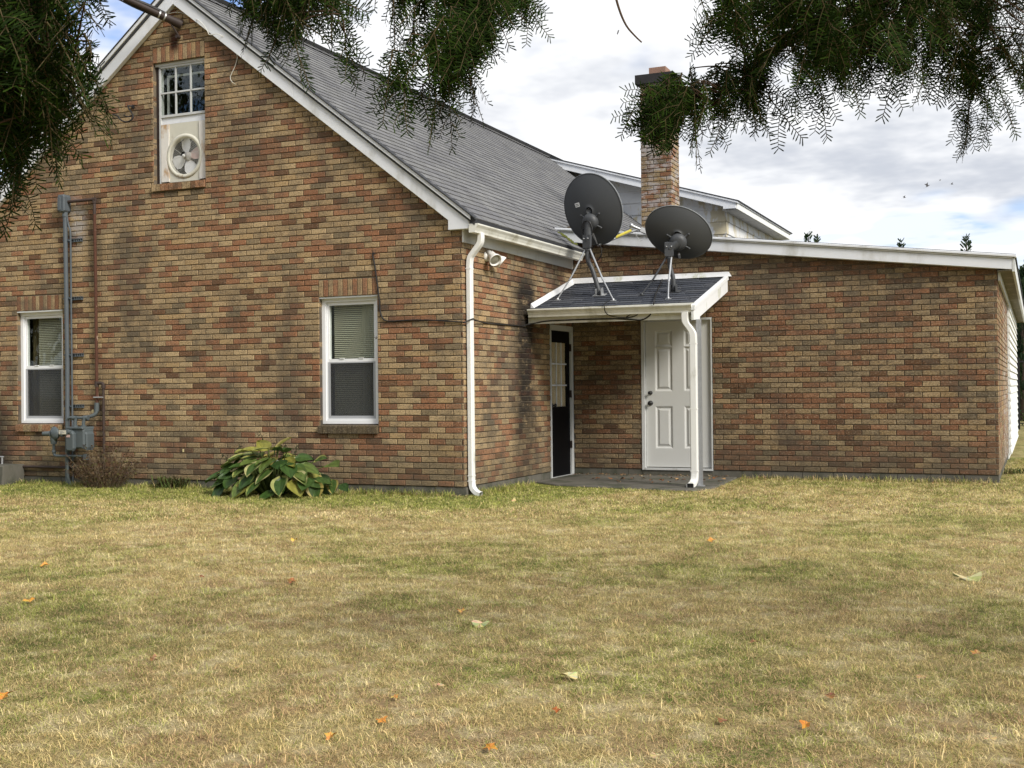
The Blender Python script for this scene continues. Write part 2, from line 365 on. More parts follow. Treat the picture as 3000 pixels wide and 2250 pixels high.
# ================================================================== the house
house = thing('brick_house', 'tan and red brick house with white trim, grey gable roof and flat-roofed annex', 'house', (-2, 2, GZ))
CH, CL, JT = .0677, .2092, .0095                     # course height, stretcher pitch, joint
Z3 = (0, 0, 1)
TAN = [c3(*v) for v in ((172, 148, 113), (163, 140, 106), (178, 155, 119), (156, 134, 102), (161, 140, 108), (168, 142, 104), (150, 131, 102))]
RED = [c3(*v) for v in ((151, 108, 79), (144, 102, 75), (156, 115, 86), (138, 98, 72), (148, 110, 82))]
BRN = [c3(*v) for v in ((114, 84, 61), (105, 79, 59), (121, 92, 68))]
GRY = [c3(*v) for v in ((130, 115, 90), (121, 107, 85))]
PAL = TAN + RED + BRN + GRY
def pick(rnd, dark=0.0):
    u = rnd.random()
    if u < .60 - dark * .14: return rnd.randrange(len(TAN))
    if u < .86: return len(TAN) + rnd.randrange(len(RED))
    if u < .94: return len(TAN) + len(RED) + rnd.randrange(len(BRN))
    return len(TAN) + len(RED) + len(BRN) + rnd.randrange(len(GRY))
def cut(rects, hole):
    out = []; a, b, c, d = hole
    for (u0, u1, v0, v1) in rects:
        if u1 <= a or u0 >= b or v1 <= c or v0 >= d: out.append((u0, u1, v0, v1)); continue
        if u0 < a: out.append((u0, a, v0, v1))
        if u1 > b: out.append((b, u1, v0, v1))
        m0, m1 = max(u0, a), min(u1, b)
        if v0 < c: out.append((m0, m1, v0, c))
        if v1 > d: out.append((m0, m1, d, v1))
    return out
def clip(poly, hp):                                   # keep a*u+b*v<=c
    a, b, c = hp; out = []
    for i in range(len(poly)):
        p, r = poly[i], poly[(i + 1) % len(poly)]; fp = a * p[0] + b * p[1] - c; fr_ = a * r[0] + b * r[1] - c
        if fp <= 0: out.append(p)
        if fp * fr_ < 0: t = fp / (fp - fr_); out.append((p[0] + (r[0] - p[0]) * t, p[1] + (r[1] - p[1]) * t))
    return out
brickwork = MB(); candidates = []
def lay(O, U, Nn, u0, u1, v0, v1, holes=(), clips=(), seed=1, dark=0.0, single=False, off=0.0, gap0=.004):
    """running bond on one wall face; full bricks of faces marked single may become objects of their own"""
    rnd = random.Random(seed); O, U, Nn = Vector(O), Vector(U), Vector(Nn); nv = int((v1 - v0) / CH) + 1
    for r in range(nv):
        z0 = v0 + r * CH + JT * .5; z1 = min(v0 + (r + 1) * CH - JT * .5, v1)
        if z1 - z0 < .015: continue
        s = u0 + off - (CL / 2 if r % 2 else 0) - CL
        run = 0
        while s < u1:
            a, b_ = max(s + JT * .5, u0 + gap0), min(s + CL - JT * .5, u1 - gap0); s += CL
            if b_ - a < .02: continue
            ci = pick(rnd, dark); full = b_ - a > CL - JT - .003
            pieces = [(a, b_, z0, z1)]
            for h in holes: pieces = cut(pieces, (h[0] - .004, h[1] + .004, h[2] - .003, h[3] + .003))
            dj = (rnd.random() - .5) * .0025
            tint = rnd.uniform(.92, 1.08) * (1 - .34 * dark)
            for (p0, p1, q0, q1) in pieces:
                if p1 - p0 < .015 or q1 - q0 < .012: continue
                poly = [(p0, q0), (p1, q0), (p1, q1), (p0, q1)]
                whole = full and p1 - p0 > CL - JT - .003 and (q1 - q0) > CH - JT - .002
                for h in clips:
                    n_ = len(poly); was = list(poly); poly = clip(poly, h)
                    if poly != was: whole = False
                    if len(poly) < 3: break
                if len(poly) < 3: continue
                if single and whole:
                    cen = O + U * ((p0 + p1) / 2) + Vector(Z3) * ((q0 + q1) / 2)
                    zz = proj(cen)[2]; wpx = abs(proj(cen + U * .1)[0] - proj(cen - U * .1)[0]); hpx = FPX * .058 / zz
                    candidates.append((wpx * hpx, cen, U.copy(), Nn.copy(), ci, dj, dark, tint))
                else: brickwork.prism(poly, O, U, Z3, Nn, -.03, dj, .004, tuple(x * tint for x in PAL[ci]))
def backing(name, O, U, Nn, u0, u1, v0, v1, holes=(), clips=(), d=-.011, thick=.10):
    mb = MB(); us = sorted({u0, u1, *[h[i] for h in holes for i in (0, 1)]}); vs_ = sorted({v0, v1, *[h[i] for h in holes for i in (2, 3)]})
    us = [u for u in us if u0 <= u <= u1]; vs_ = [v for v in vs_ if v0 <= v <= v1]
    for i in range(len(us) - 1):
        for j in range(len(vs_) - 1):
            cu, cv = (us[i] + us[i + 1]) / 2, (vs_[j] + vs_[j + 1]) / 2
            if any(h[0] < cu < h[1] and h[2] < cv < h[3] for h in holes): continue
            poly = [(us[i], vs_[j]), (us[i + 1], vs_[j]), (us[i + 1], vs_[j + 1]), (us[i], vs_[j + 1])]
            for c in clips:
                poly = clip(poly, c)
                if len(poly) < 3: break
            if len(poly) >= 3: mb.prism(poly, O, U, Z3, Nn, d - thick, d, 0, back=True)
    return mb.build(name, 'mortar', house)
SL = .775; XR = -3.99                                  # main roof slope and ridge x
def rooftop(x): return 3.185 - SL * x if x > XR else 3.185 - SL * (2 * XR - x)
WL = (-6.732, -5.930, .700, 2.226); WM = (-1.915, -1.118, .700, 2.226); WU = (-4.378, -3.570, 3.770, 5.312)
LIN = lambda wdw: (wdw[0] - .004, wdw[1] + .004, wdw[3], wdw[3] + 3 * CH)
SIL = lambda wdw: (wdw[0] - .012, wdw[1] + .006, wdw[2] - .10, wdw[2])
gh_ = [h for wdw in (WL, WM, WU) for h in (wdw, LIN(wdw), SIL(wdw))]
gclip = [(SL, 1, 2.985), (-SL, 1, 2.985 + SL * 7.98)]
G0 = ((0, 0, 0), (1, 0, 0), (0, -1, 0)); S0 = ((0, 0, 0), (0, 1, 0), (1, 0, 0)); A0 = ((0, YA, 0), (1, 0, 0), (0, -1, 0)); B0 = ((5.5, YA, 0), (0, 1, 0), (1, 0, 0))
gable_wall = backing('gable_wall', *G0, -7.97, -.008, 0, 6.3, gh_[:1] + gh_[3:4] + gh_[6:7], gclip)
lay(*G0, -7.98, 0, 0, 6.2, gh_, gclip, 11, 0, True, off=.105)
SD = (2.63, 3.485, -.1, 1.965)
return_wall = backing('return_wall', *S0, .004, YA, 0, 2.95, [SD], (), thick=.09)
lay(*S0, 0, YA, 0, 2.93, [SD], (), 12, 0)
AD = (.995, 1.975, -.01, 2.035)
aclip = [(.119, 1, 3.165)]
annex_wall = backing('annex_wall', *A0, -.3, 5.492, 0, 3.2, [AD], aclip)
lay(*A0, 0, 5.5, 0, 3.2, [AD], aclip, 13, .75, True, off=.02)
backing('annex_side_wall', *B0, .004, 5.15, 0, 2.55)
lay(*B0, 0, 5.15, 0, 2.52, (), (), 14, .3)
# window jambs laid in half bricks
for wdw, sd_ in ((WL, 15), (WM, 16), (WU, 17)):
    lay((wdw[0], .002, 0), (0, 1, 0), (1, 0, 0), 0, .11, wdw[2] - .02, wdw[3], (), (), sd_, .3)
    lay((wdw[1], .112, 0), (0, -1, 0), (-1, 0, 0), 0, .11, wdw[2] - .02, wdw[3], (), (), sd_ + 5, .3)
# lintels of upright bricks, sills of tilted bricks: each brick its own piece
def bar_brick(mb, O, U, Nn, a, b, v0, v1, d0, d1, ci): mb.prism([(a, v0), (b, v0), (b, v1), (a, v1)], O, U, Z3, Nn, d0, d1, .004, PAL[ci])
for wi, wdw in enumerate((WL, WM, WU)):
    rnd = random.Random(40 + wi); n = 12; a0, b0 = LIN(wdw)[:2]; st = (b0 - a0) / n
    for i in range(n):
        mb = MB(); ci = (len(TAN) + rnd.randrange(len(RED))) if i % 2 == (1 if wi == 1 else 0) else rnd.randrange(len(TAN))
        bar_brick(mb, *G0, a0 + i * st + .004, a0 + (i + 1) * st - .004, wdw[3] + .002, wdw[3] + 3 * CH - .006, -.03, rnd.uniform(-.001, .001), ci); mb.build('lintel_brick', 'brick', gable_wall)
    a0, b0 = SIL(wdw)[:2]; st = (b0 - a0) / n
    for i in range(n):
        mb = MB(); ci = rnd.choice([0, 1, 3, 7, 9, 11, 12, 14] if wi != 1 else [12, 13, 14, 15, 13])
        u0_, u1_ = a0 + i * st + .004, a0 + (i + 1) * st - .004; z1 = wdw[2]; y0 = -.034 + rnd.uniform(-.002, .002)
        cc = PAL[ci] if wi != 1 else tuple(v * .55 for v in PAL[15 + ci % 2])
        mb.hexa([(u0_, y0, z1 - .098), (u1_, y0, z1 - .098), (u1_, .08, z1 - .098), (u0_, .08, z1 - .098), (u0_, y0, z1 - .012), (u1_, y0, z1 - .012), (u1_, .08, z1 + .006), (u0_, .08, z1 + .006)], cc)
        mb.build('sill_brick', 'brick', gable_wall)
    ms = MB(); ms.box((a0 + .012, -.026, wdw[2] - .094), (b0 - .012, .075, wdw[2] - .018)); ms.build('sill_mortar', 'mortar', gable_wall)
    ml = MB(); ml.box((LIN(wdw)[0] + .006, .0095, wdw[3] + .004), (LIN(wdw)[1] - .003, .1, wdw[3] + 3 * CH)); ml.build('lintel_mortar', 'mortar', gable_wall)
# chimney core and bricks
chim = MB(); CX0, CX1, CY0, CY1 = .218, .722, 6.0, 6.45
chim.box((CX0 + .008, CY0 + .008, 3.0), (CX1 - .008, CY1, 5.93)); chimney = chim.build('chimney', 'mortar', house)
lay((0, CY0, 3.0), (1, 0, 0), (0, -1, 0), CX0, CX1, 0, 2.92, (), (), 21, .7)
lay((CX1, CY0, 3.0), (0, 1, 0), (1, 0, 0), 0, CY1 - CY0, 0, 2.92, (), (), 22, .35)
cc = MB(); cc.prism([(-.06, 0), (.564, 0), (.564, .145), (-.06, .145)], (CX0, CY0 - .06, 5.90), (1, 0, 0), Z3, (0, 1, 0), 0, .57, .015, back=True); cc.build('chimney_cap', 'chimney_cap', chimney)
fl = MB(); fl.prism([(.13, 0), (.40, 0), (.40, .13), (.13, .13)], (CX0, CY0 + .08, 6.045), (1, 0, 0), Z3, (0, 1, 0), 0, .28, .012, back=True); fl.build('flue_tile', 'flue', chimney)
# the 300 largest whole bricks as objects, the rest in one piece of brickwork
def shown(c):
    cen, U = c[1], c[2]; x, y, z = proj(cen)
    if not (0 < x < 3000 and 0 < y < 2250): return False
    if abs(cen.y - YA) < .01 and cen.x < 2.35: return False
    return True
candidates.sort(key=lambda c: -c[0] if shown(c) else 1)
meshes = {}
for i, (ar, cen, U, Nn, ci, dj, dark, tint) in enumerate(candidates):
    cc_ = tuple(x * tint for x in PAL[ci])
    if i < 300:
        ti = round(tint * 10) / 10; key = (ci, ti)
        if key not in meshes:
            mb = MB(); mb.prism([(-(CL - JT) / 2, -(CH - JT) / 2), ((CL - JT) / 2, -(CH - JT) / 2), ((CL - JT) / 2, (CH - JT) / 2), (-(CL - JT) / 2, (CH - JT) / 2)], (0, 0, 0), (1, 0, 0), Z3, (0, -1, 0), -.03, 0, .004, tuple(x * ti for x in PAL[ci]))
            meshes[key] = mb.mesh('brick', 'brick')
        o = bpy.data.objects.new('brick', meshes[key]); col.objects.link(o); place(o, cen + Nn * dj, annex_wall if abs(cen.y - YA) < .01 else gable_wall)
    else:
        u = (CL - JT) / 2; v = (CH - JT) / 2
        brickwork.prism([(-u, -v), (u, -v), (u, v), (-u, v)], cen, U, Z3, Nn, -.03, dj, .004, cc_)
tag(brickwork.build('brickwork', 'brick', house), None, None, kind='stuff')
# concrete footing in blocks
fo = MB()
for i in range(20): fo.box((-7.98 + i * .4, .012, -.45), (-7.98 + (i + 1) * .4 - .006, .3, -.004))
for i in range(9):
    if i < 7: fo.box((-.3, .32 + i * .33, -.45), (-.010, .32 + (i + 1) * .33 - .006, -.004))
for i in range(14): fo.box((.01 + i * .392, YA + .010, -.45), (.01 + (i + 1) * .392 - .006, YA + .3, -.004))
fo.box((5.2, YA + .32, -.45), (5.488, 16.0, -.004)); fo.build('footing', 'concrete', house)
# back and far walls, inner shell
sh = MB(); sh.box((-7.97, .25, -.1), (-7.86, 19, 2.95)); sh.box((-7.85, 18.9, -.1), (5.4, 19, 2.8)); sh.box((-.15, YA + .2, 2.4), (-.05, 12.9, 3.4)); sh.build('rear_walls', 'mortar', house)

# ---------------- main roof
th = math.atan(SL); cs, sn = math.cos(th), math.sin(th)
EX = .215; Y0R, Y1R = -.10, 12.45
rd = MB()
for sgn in (1, -1):
    f = (lambda x: x) if sgn == 1 else (lambda x: 2 * XR - x)
    prof = [(f(EX), rooftop(EX) - .012), (XR, rooftop(XR) - .012), (XR, rooftop(XR) - .10), (f(EX - .02), rooftop(EX) - .08)]
    a = [(x, Y0R + .012, z) for x, z in prof]; b_ = [(x, 19.0 if sgn == -1 else Y1R + 6, z) for x, z in prof]
    if sgn == -1: a, b_ = b_, a
    rd.hexa([a[3], a[2], b_[2], b_[3], a[0], a[1], b_[1], b_[0]])
roof = rd.build('roof', 'roof_deck', house)
EXPO = .142; TW = .305; slen = (EX - XR) / cs
tabs = []; rnd = random.Random(5); shmesh = {}
SHG = [c3(*v) for v in ((114, 114, 115), (118, 118, 119), (110, 110, 112), (122, 122, 122), (116, 116, 116))]
def tab(mb, O, A, B, Nn, w_, ex, ci, pal, lift=.013):          # A along the course, B up the slope
    O, A, B, Nn = map(Vector, (O, A, B, Nn)); g = .0075
    p = [O + A * g, O + A * (w_ - g), O + A * (w_ - g) + B * ex * 1.12, O + A * g + B * ex * 1.12]
    up = [lift, lift, .0015, .0015]
    t = [p[i] + Nn * up[i] for i in range(4)]; lo = [p[0] + Nn * (lift - .012), p[1] + Nn * (lift - .012)]
    mb.idx(t + lo, [(0, 1, 2, 3), (4, 5, 1, 0), (4, 0, 3), (1, 5, 2)], pal[ci])
Av, Bv, Nv = Vector((0, 1, 0)), Vector((-cs, 0, sn)), Vector((sn, 0, cs))
rows = int(slen / EXPO)
for r in range(rows + 1):
    s0 = r * EXPO; ex = min(EXPO, slen - s0)
    y = Y0R - (TW / 2 if r % 2 else 0) + (r % 4) * .02
    while y < Y1R:
        a, b_ = max(y, Y0R), min(y + TW, Y1R); y += TW
        if b_ - a < .03: continue
        O = Vector((EX, a, rooftop(EX) - .012)) + Bv * s0 + Nv * rnd.uniform(0, .002)
        pr = proj(O); tabs.append((FPX / pr[2] if 0 < pr[0] < 3000 and 0 < pr[1] < 2250 else 0, O, b_ - a, ex, rnd.randrange(len(SHG))))
tabs.sort(key=lambda t: -t[0] if (t[2] > .3 and t[3] > .14) else 0)
restm = MB()
for i, (sc, O, w_, ex, ci) in enumerate(tabs):
    if i < 210:
        if ci not in shmesh: mb = MB(); tab(mb, (0, 0, 0), Av, Bv, Nv, TW, EXPO, ci, SHG); shmesh[ci] = mb.mesh('shingle', 'shingle')
        o = bpy.data.objects.new('shingle', shmesh[ci]); col.objects.link(o); place(o, O, roof)
    else: tab(restm, O, Av, Bv, Nv, w_, ex, ci, SHG)
# far slope, ridge caps
for r in range(0, rows + 1, 1):
    s0 = r * EXPO; O = Vector((2 * XR - EX, 18.9, rooftop(EX) - .012)) + Vector((cs, 0, sn)) * s0
    tab(restm, O, (0, -1, 0), (cs, 0, sn), (-sn, 0, cs), 19, EXPO, r % 5, SHG)
tag(restm.build('shingle_field', 'shingle', roof), None, None, kind='stuff')
rc = MB(); y = Y0R
while y < Y1R + .1:
    for sgn in (1, -1):
        O = Vector((XR, y, rooftop(XR) + .012)); B_ = Vector((sgn * cs, 0, -sn)); Nn = Vector((sgn * sn, 0, cs)); a = O + B_ * .13; ci = rnd.randrange(5)
        p = [O + Nn * .012, a + Nn * .012, a + Vector((0, .21, 0)) + Nn * .002, O + Vector((0, .21, 0)) + Nn * .002]
        rc.face(p if sgn == -1 else p[::-1], SHG[ci]); rc.face([p[0] - Nn * .012, a, p[1], p[0]] if sgn == 1 else [p[0], p[1], a, p[0] - Nn * .012], SHG[ci])
    y += .19
rc.build('ridge_caps', 'shingle', roof)
# rake boards
def rakeboard(name, d0, d1, top, bot, m, ext=EX + .03, parent=house):
    for sgn in (1, -1):
        f = (lambda x: x) if sgn == 1 else (lambda x: 2 * XR - x)
        xe = ext
        poly = [(f(XR), rooftop(XR) + top), (f(xe), rooftop(xe) + top), (f(xe), rooftop(xe) + bot), (f(XR), rooftop(XR) + bot)]
        if sgn == 1: poly = poly[::-1]
        mb = MB(); mb.prism(poly, (0, 0, 0), (1, 0, 0), Z3, (0, -1, 0), d0, d1, .003, back=True); mb.build(name, m, parent)
# wide board with its boxed return at the eave
for sgn in (1, -1):
    f = (lambda x: x) if sgn == 1 else (lambda x: 2 * XR - x)
    t_, b__ = -.062, -.275
    xj = -2.205 if sgn == 1 else -1.4
    p1 = [(XR, rooftop(XR) + b__), (xj - .002, rooftop(xj - .002) + b__), (xj - .002, rooftop(xj - .002) + t_), (XR, rooftop(XR) + t_)]
    p2 = [(xj, rooftop(xj) + b__), (-.143, rooftop(-.143) + b__), (-.143, 2.909), (.118, 2.909), (.118, rooftop(.118) + t_), (xj, rooftop(xj) + t_)]
    for poly in (p1, p2):
        poly = [(f(x), z) for x, z in poly]
        if sgn == -1: poly = poly[::-1]
        mb = MB(); mb.prism(poly, (0, 0, 0), (1, 0, 0), Z3, (0, -1, 0), .012, .072, .003, back=True); mb.build('rake_board', 'white_trim', house)
rakeboard('rake_trim', .030, .105, -.012, -.066, 'white_trim', .150)
rakeboard('drip_edge', .0, .118, .004, -.016, 'roof_deck', EX)
# eave: fascia, soffit, frieze, gutter
ev = MB(); ev.box((.10, -.07, 2.915), (.122, 12.4, 3.03)); ev.box((.002, -.01, 2.912), (.10, 12.4, 2.93)); ev.build('eave_fascia', 'frieze', house)
fz = MB(); fz.box((.003, -.012, 2.768), (.024, 3.46, 2.91)); fz.build('frieze_board', 'frieze', house)
def gutter(name, parent, path0, path1, out, m='gutter', h=.098, wd=.115):    # K-profile swept between two points; out = direction away from the fascia
    a, b_, out = Vector(path0), Vector(path1), Vector(out); up = Vector(Z3)
    prof = [(0, 0), (.62, 0), (.66, .22), (.80, .55), (.97, .80), (1.0, .86), (1.0, 1.0), (.90, 1.0), (.90, .93), (.60, .30), (.55, .06), (.05, .06), (.05, 1.0), (0, 1.0)]
    mb = MB(); n = len(prof)
    A_ = [a + out * (u * wd) + up * (v * h) for u, v in prof]; B_ = [b_ + out * (u * wd) + up * (v * h) for u, v in prof]
    mb.idx(A_ + B_, [(i, (i + 1) % n, n + (i + 1) % n, n + i) for i in range(n)])
    cap = prof[:8] + [(0, 1.0)]
    mb.face([a + out * (u * wd) + up * (v * h) for u, v in cap]); mb.face([b_ + out * (u * wd) + up * (v * h) for u, v in reversed(cap)])
    return mb.build(name, m, parent)
gutter('gutter', house, (.124, -.085, 2.862), (.124, 3.36, 2.868), (1, 0, 0))
def arc_path(pts): return smooth_path(pts, 5)
dp = MB(); X0 = .040
dp.duct(arc_path([(.185, .10, 2.875), (.185, .10, 2.80), (.165, .10, 2.745), (.09, .10, 2.655), (.052, .10, 2.60), (X0, .10, 2.52)]) + [(X0, .10, 1.2), (X0, .10, .12)] + arc_path([(X0, .10, .08), (.055, .095, -.01), (.11, .08, -.062), (.17, .065, -.082)]), (0, 1, 0), .088, .058, open_end=True)
downspout = dp.build('downspout', 'downspout_paint', house)
for zz in (2.47, .12, .06):
    sb = MB(); sb.box((X0 - .031, .054, zz), (X0 + .0305, .146, zz + .012)); sb.build('strap', 'downspout_paint', downspout)

# ---------------- annex: fascia, roof, side eave
def afz(x): return 3.325 - .1185 * x
an = MB(); an.prism([(-.16, afz(-.16) - .19), (5.665, afz(5.665) - .178), (5.665, afz(5.665) - .052), (-.16, afz(-.16) - .052)], (0, 0, 0), (1, 0, 0), Z3, (0, -1, 0), -YA + .01, -YA + .12, .003, back=True); an.build('annex_fascia', 'white_trim', house)
an = MB(); an.prism([(-.16, afz(-.16) - .05), (5.675, afz(5.675) - .05), (5.675, afz(5.675) - .034), (-.16, afz(-.16) - .034)], (0, 0, 0), (1, 0, 0), Z3, (0, -1, 0), -YA, -YA + .135, .003, back=True); an.build('annex_fascia_cap', 'frieze', house)
an = MB(); an.prism([(-.2, afz(-.2) - .032), (5.72, afz(5.72) - .032), (5.72, afz(5.72)), (-.2, afz(-.2))], (0, 0, 0), (1, 0, 0), Z3, (0, -1, 0), -YA + .02, -YA + .150, .006, back=True); an.build('annex_drip_edge', 'white_trim', house)
an = MB(); an.prism([(-.35, afz(-.35) - .03), (5.715, afz(5.715) - .03), (5.715, afz(5.715) + .008), (-.35, afz(-.35) + .008)], (0, 0, 0), (1, 0, 0), Z3, (0, -1, 0), -17.3, -YA + .13, 0, back=True); an.build('annex_roof', 'roof_deck', house)
an = MB(); an.box((5.67, YA - .12, 2.45), (5.70, 16.6, 2.612)); an.build('side_fascia', 'door_frame', house)
an = MB(); an.box((5.505, YA - .10, 2.46), (5.668, 16.6, 2.475)); an.build('side_soffit', 'old_soffit', house)
an = MB(); an.box((5.507, YA + .01, 2.36), (5.532, 16.0, 2.458)); an.build('side_frieze', 'door_frame', house)
for i in range(20):
    an = MB(); z = -.02 + i * .122; an.hexa([(5.505, YA + 5.16, z), (5.545, YA + 5.16, z), (5.545, 16.0, z), (5.505, 16.0, z), (5.505, YA + 5.16, z + .135), (5.517, YA + 5.16, z + .135), (5.517, 16.0, z + .135), (5.505, 16.0, z + .135)]); an.build('siding_board', 'siding_white', house)
an = MB(); an.box((5.40, YA + 5.15, -.1), (5.503, 16.0, 2.45)); an.build('side_sheathing', 'siding_white', house)

# ---------------- dormer on the far roof
DY, DR = 12.8, 12.40
dz = lambda x: 6.245 - .2995 * (x - XR)
dw = MB(); dw.prism([(XR, 3.0), (-.06, 3.0), (-.06, dz(-.06) - .14), (XR, dz(XR) - .14)], (0, 0, 0), (1, 0, 0), Z3, (0, -1, 0), -18.2, -DY - .02, 0, back=True); dormer = dw.build('dormer', 'siding', house)
for i in range(15):
    z0 = 3.08 + i * .2627 - .05; z1 = z0 + .275
    poly = [(XR + .1, z0), (-.058, z0), (-.058, z1), (XR + .1, z1)]; poly = clip(poly, (.2995, 1, 6.245 + .2995 * XR - .15))
    if len(poly) > 2:
        mb = MB(); O = Vector((0, DY, 0)); n_ = len(poly)
        f_ = [Vector((x, DY - (.030 - .022 * (z - z0) / .275), z)) for x, z in poly]; bk = [Vector((x, DY - .001, z)) for x, z in poly]
        mb.idx(f_ + bk, [tuple(range(n_))] + [(j, n_ + j, n_ + (j + 1) % n_, (j + 1) % n_) for j in range(n_)]); mb.build('siding_board', 'siding', dormer)
    if z1 < 4.93:
        mb = MB(); mb.hexa([(-.055, DY - .02, z0), (-.028, DY - .02, z0), (-.028, 18.2, z0), (-.055, 18.2, z0), (-.055, DY - .02, z1), (-.050, DY - .02, z1), (-.050, 18.2, z1), (-.055, 18.2, z1)]); mb.build('siding_board', 'siding', dormer)
mb = MB(); mb.prism([(XR - .1, dz(XR - .1) - .19), (-.02, dz(-.02) - .19), (-.02, dz(-.02) - .245), (.25, dz(.25) - .165), (.25, dz(.25) - .05), (XR - .1, dz(XR - .1) - .05)], (0, 0, 0), (1, 0, 0), Z3, (0, -1, 0), -DR - .03, -DR, .004, back=True); mb.build('dormer_rake', 'white_trim', dormer)
mb = MB(); mb.prism([(XR - .15, dz(XR - .15) - .05), (.30, dz(.30) - .05), (.30, dz(.30) - .005), (XR - .15, dz(XR - .15) - .005)], (0, 0, 0), (1, 0, 0), Z3, (0, -1, 0), -DR - .05, -DR + .025, .004, back=True); mb.build('dormer_rake_trim', 'white_trim', dormer)
mb = MB(); mb.prism([(XR - .2, dz(XR - .2) - .01), (.32, dz(.32) - .01), (.32, dz(.32) + .015), (XR - .2, dz(XR - .2) + .015)], (0, 0, 0), (1, 0, 0), Z3, (0, -1, 0), -18.3, -DR + .03, 0, back=True); mb.build('dormer_roof', 'roof_deck', dormer)
mb = MB(); mb.prism([(XR, dz(XR) - .16), (-.0, dz(0) - .16), (-.0, dz(0) - .145), (XR, dz(XR) - .145)], (0, 0, 0), (1, 0, 0), Z3, (0, -1, 0), -DY, -DR - .03, 0, back=True); mb.build('dormer_soffit', 'soffit', dormer)
mb = MB(); mb.box((.25, DR + .032, 4.80), (.275, 18.2, 4.955)); mb.build('dormer_eave_fascia', 'siding_white', dormer)
mb = MB(); mb.box((.28, DR + .052, 4.925), (.30, 18.25, 4.965)); mb.build('dormer_eave_trim', 'white_trim', dormer)
mb = MB(); mb.box((-.05, DR + .05, 4.795), (.248, 18.2, 4.806)); mb.build('dormer_eave_soffit', 'soffit', dormer)
fla = MB()
for x in [-3.1 + .28 * i for i in range(3)]: fla.obox((x, DY - .06, rooftop(x) + .03), (.15, 0, -.15 * SL), (0, .05, 0), (sn * .01, 0, cs * .01))
fla.build('step_flashing', 'white_trim', dormer)

# ---------------- porch
pz = lambda y: 2.565 + .285 * (y - YA)
PY0, PX1 = 1.845, 2.165
pd = MB(); pd.hexa([(.004, PY0, pz(PY0) - .06), (PX1, PY0, pz(PY0) - .06), (PX1, YA - .004, pz(YA) - .06), (.004, YA - .004, pz(YA) - .06), (.004, PY0, pz(PY0) - .01), (PX1, PY0, pz(PY0) - .01), (PX1, YA - .004, pz(YA) - .01), (.004, YA - .004, pz(YA) - .01)]); porch = pd.build('porch_roof', 'roof_deck', house)
tp_ = math.atan(.285); Bp = Vector((0, math.cos(tp_), math.sin(tp_))); Np = Vector((0, -math.sin(tp_), math.cos(tp_))); Ap = Vector((1, 0, 0))
PSH = [c3(*v) for v in ((72, 75, 82), (79, 82, 88), (66, 69, 75), (84, 86, 91))]; pm = {}
sl_ = (YA - PY0) / math.cos(tp_); nr = 13; ex = sl_ / nr
for r in range(nr):
    x = .004 - (.15 if r % 2 else 0) - .05 * (r % 3)
    while x < PX1 - .02:
        a, b_ = max(x, .004), min(x + .305, PX1); x += .305
        if b_ - a < .03: continue
        ci = rnd.randrange(4); key = (ci, round(b_ - a, 3))
        if key not in pm: mb = MB(); tab(mb, (0, 0, 0), Ap, Bp, Np, b_ - a, ex, ci, PSH, .012); pm[key] = mb.mesh('shingle', 'shingle')
        o = bpy.data.objects.new('shingle', pm[key]); col.objects.link(o); place(o, Vector((a, PY0 - .01, pz(PY0) - .012)) + Bp * (r * ex) + Np * rnd.uniform(0, .002), porch)
pf = MB(); pf.box((.03, PY0 - .022, 1.925), (PX1 + .03, PY0, 2.118)); pf.build('porch_fascia', 'gutter', porch)
pf = MB(); pf.hexa([(.01, PY0, pz(PY0) - .17), (PX1 - .004, PY0, pz(PY0) - .17), (PX1 - .004, YA - .01, pz(YA) - .19), (.01, YA - .01, pz(YA) - .19), (.01, PY0, pz(PY0) - .155), (PX1 - .004, PY0, pz(PY0) - .155), (PX1 - .004, YA - .01, pz(YA) - .175), (.01, YA - .01, pz(YA) - .175)]); pf.build('porch_ceiling', 'old_soffit', porch)
gutter('porch_gutter', porch, (2.175, PY0 - .024, 1.998), (.06, PY0 - .024, 2.008), (0, -1, 0))
rk = MB(); U_ = Vector((0, 1, 0)); poly = [(PY0 - .10, 1.905), (PY0 + .18, 1.905 + .02), (PY0 + .19, 1.96), (YA - .01, pz(YA) - .205), (YA - .01, pz(YA) - .03), (PY0 - .10, pz(PY0 - .10) - .03)]
rk.prism(poly, (PX1 + .005, 0, 0), U_, Z3, (1, 0, 0), 0, .030, .003, back=True); rk.build('porch_rake_board', 'porch_rake', porch)
rk = MB(); poly = [(PY0 - .11, pz(PY0 - .11) - .045), (YA - .005, pz(YA) - .045), (YA - .005, pz(YA) + .012), (PY0 - .11, pz(PY0 - .11) + .012)]
rk.prism(poly, (PX1 + .0, 0, 0), U_, Z3, (1, 0, 0), 0, .052, .004, back=True); rk.build('porch_rake_trim', 'porch_rake', porch)
fls = MB(); fls.hexa([(.0, YA - .055, pz(YA) - .004), (PX1 + .09, YA - .055, pz(YA) - .004), (PX1 + .09, YA - .003, pz(YA) - .004), (.0, YA - .003, pz(YA) - .004), (.0, YA - .012, pz(YA) + .075), (PX1 + .05, YA - .012, pz(YA) + .062), (PX1 + .05, YA - .003, pz(YA) + .062), (.0, YA - .003, pz(YA) + .075)]); fls.build('wall_flashing', 'porch_rake', porch)
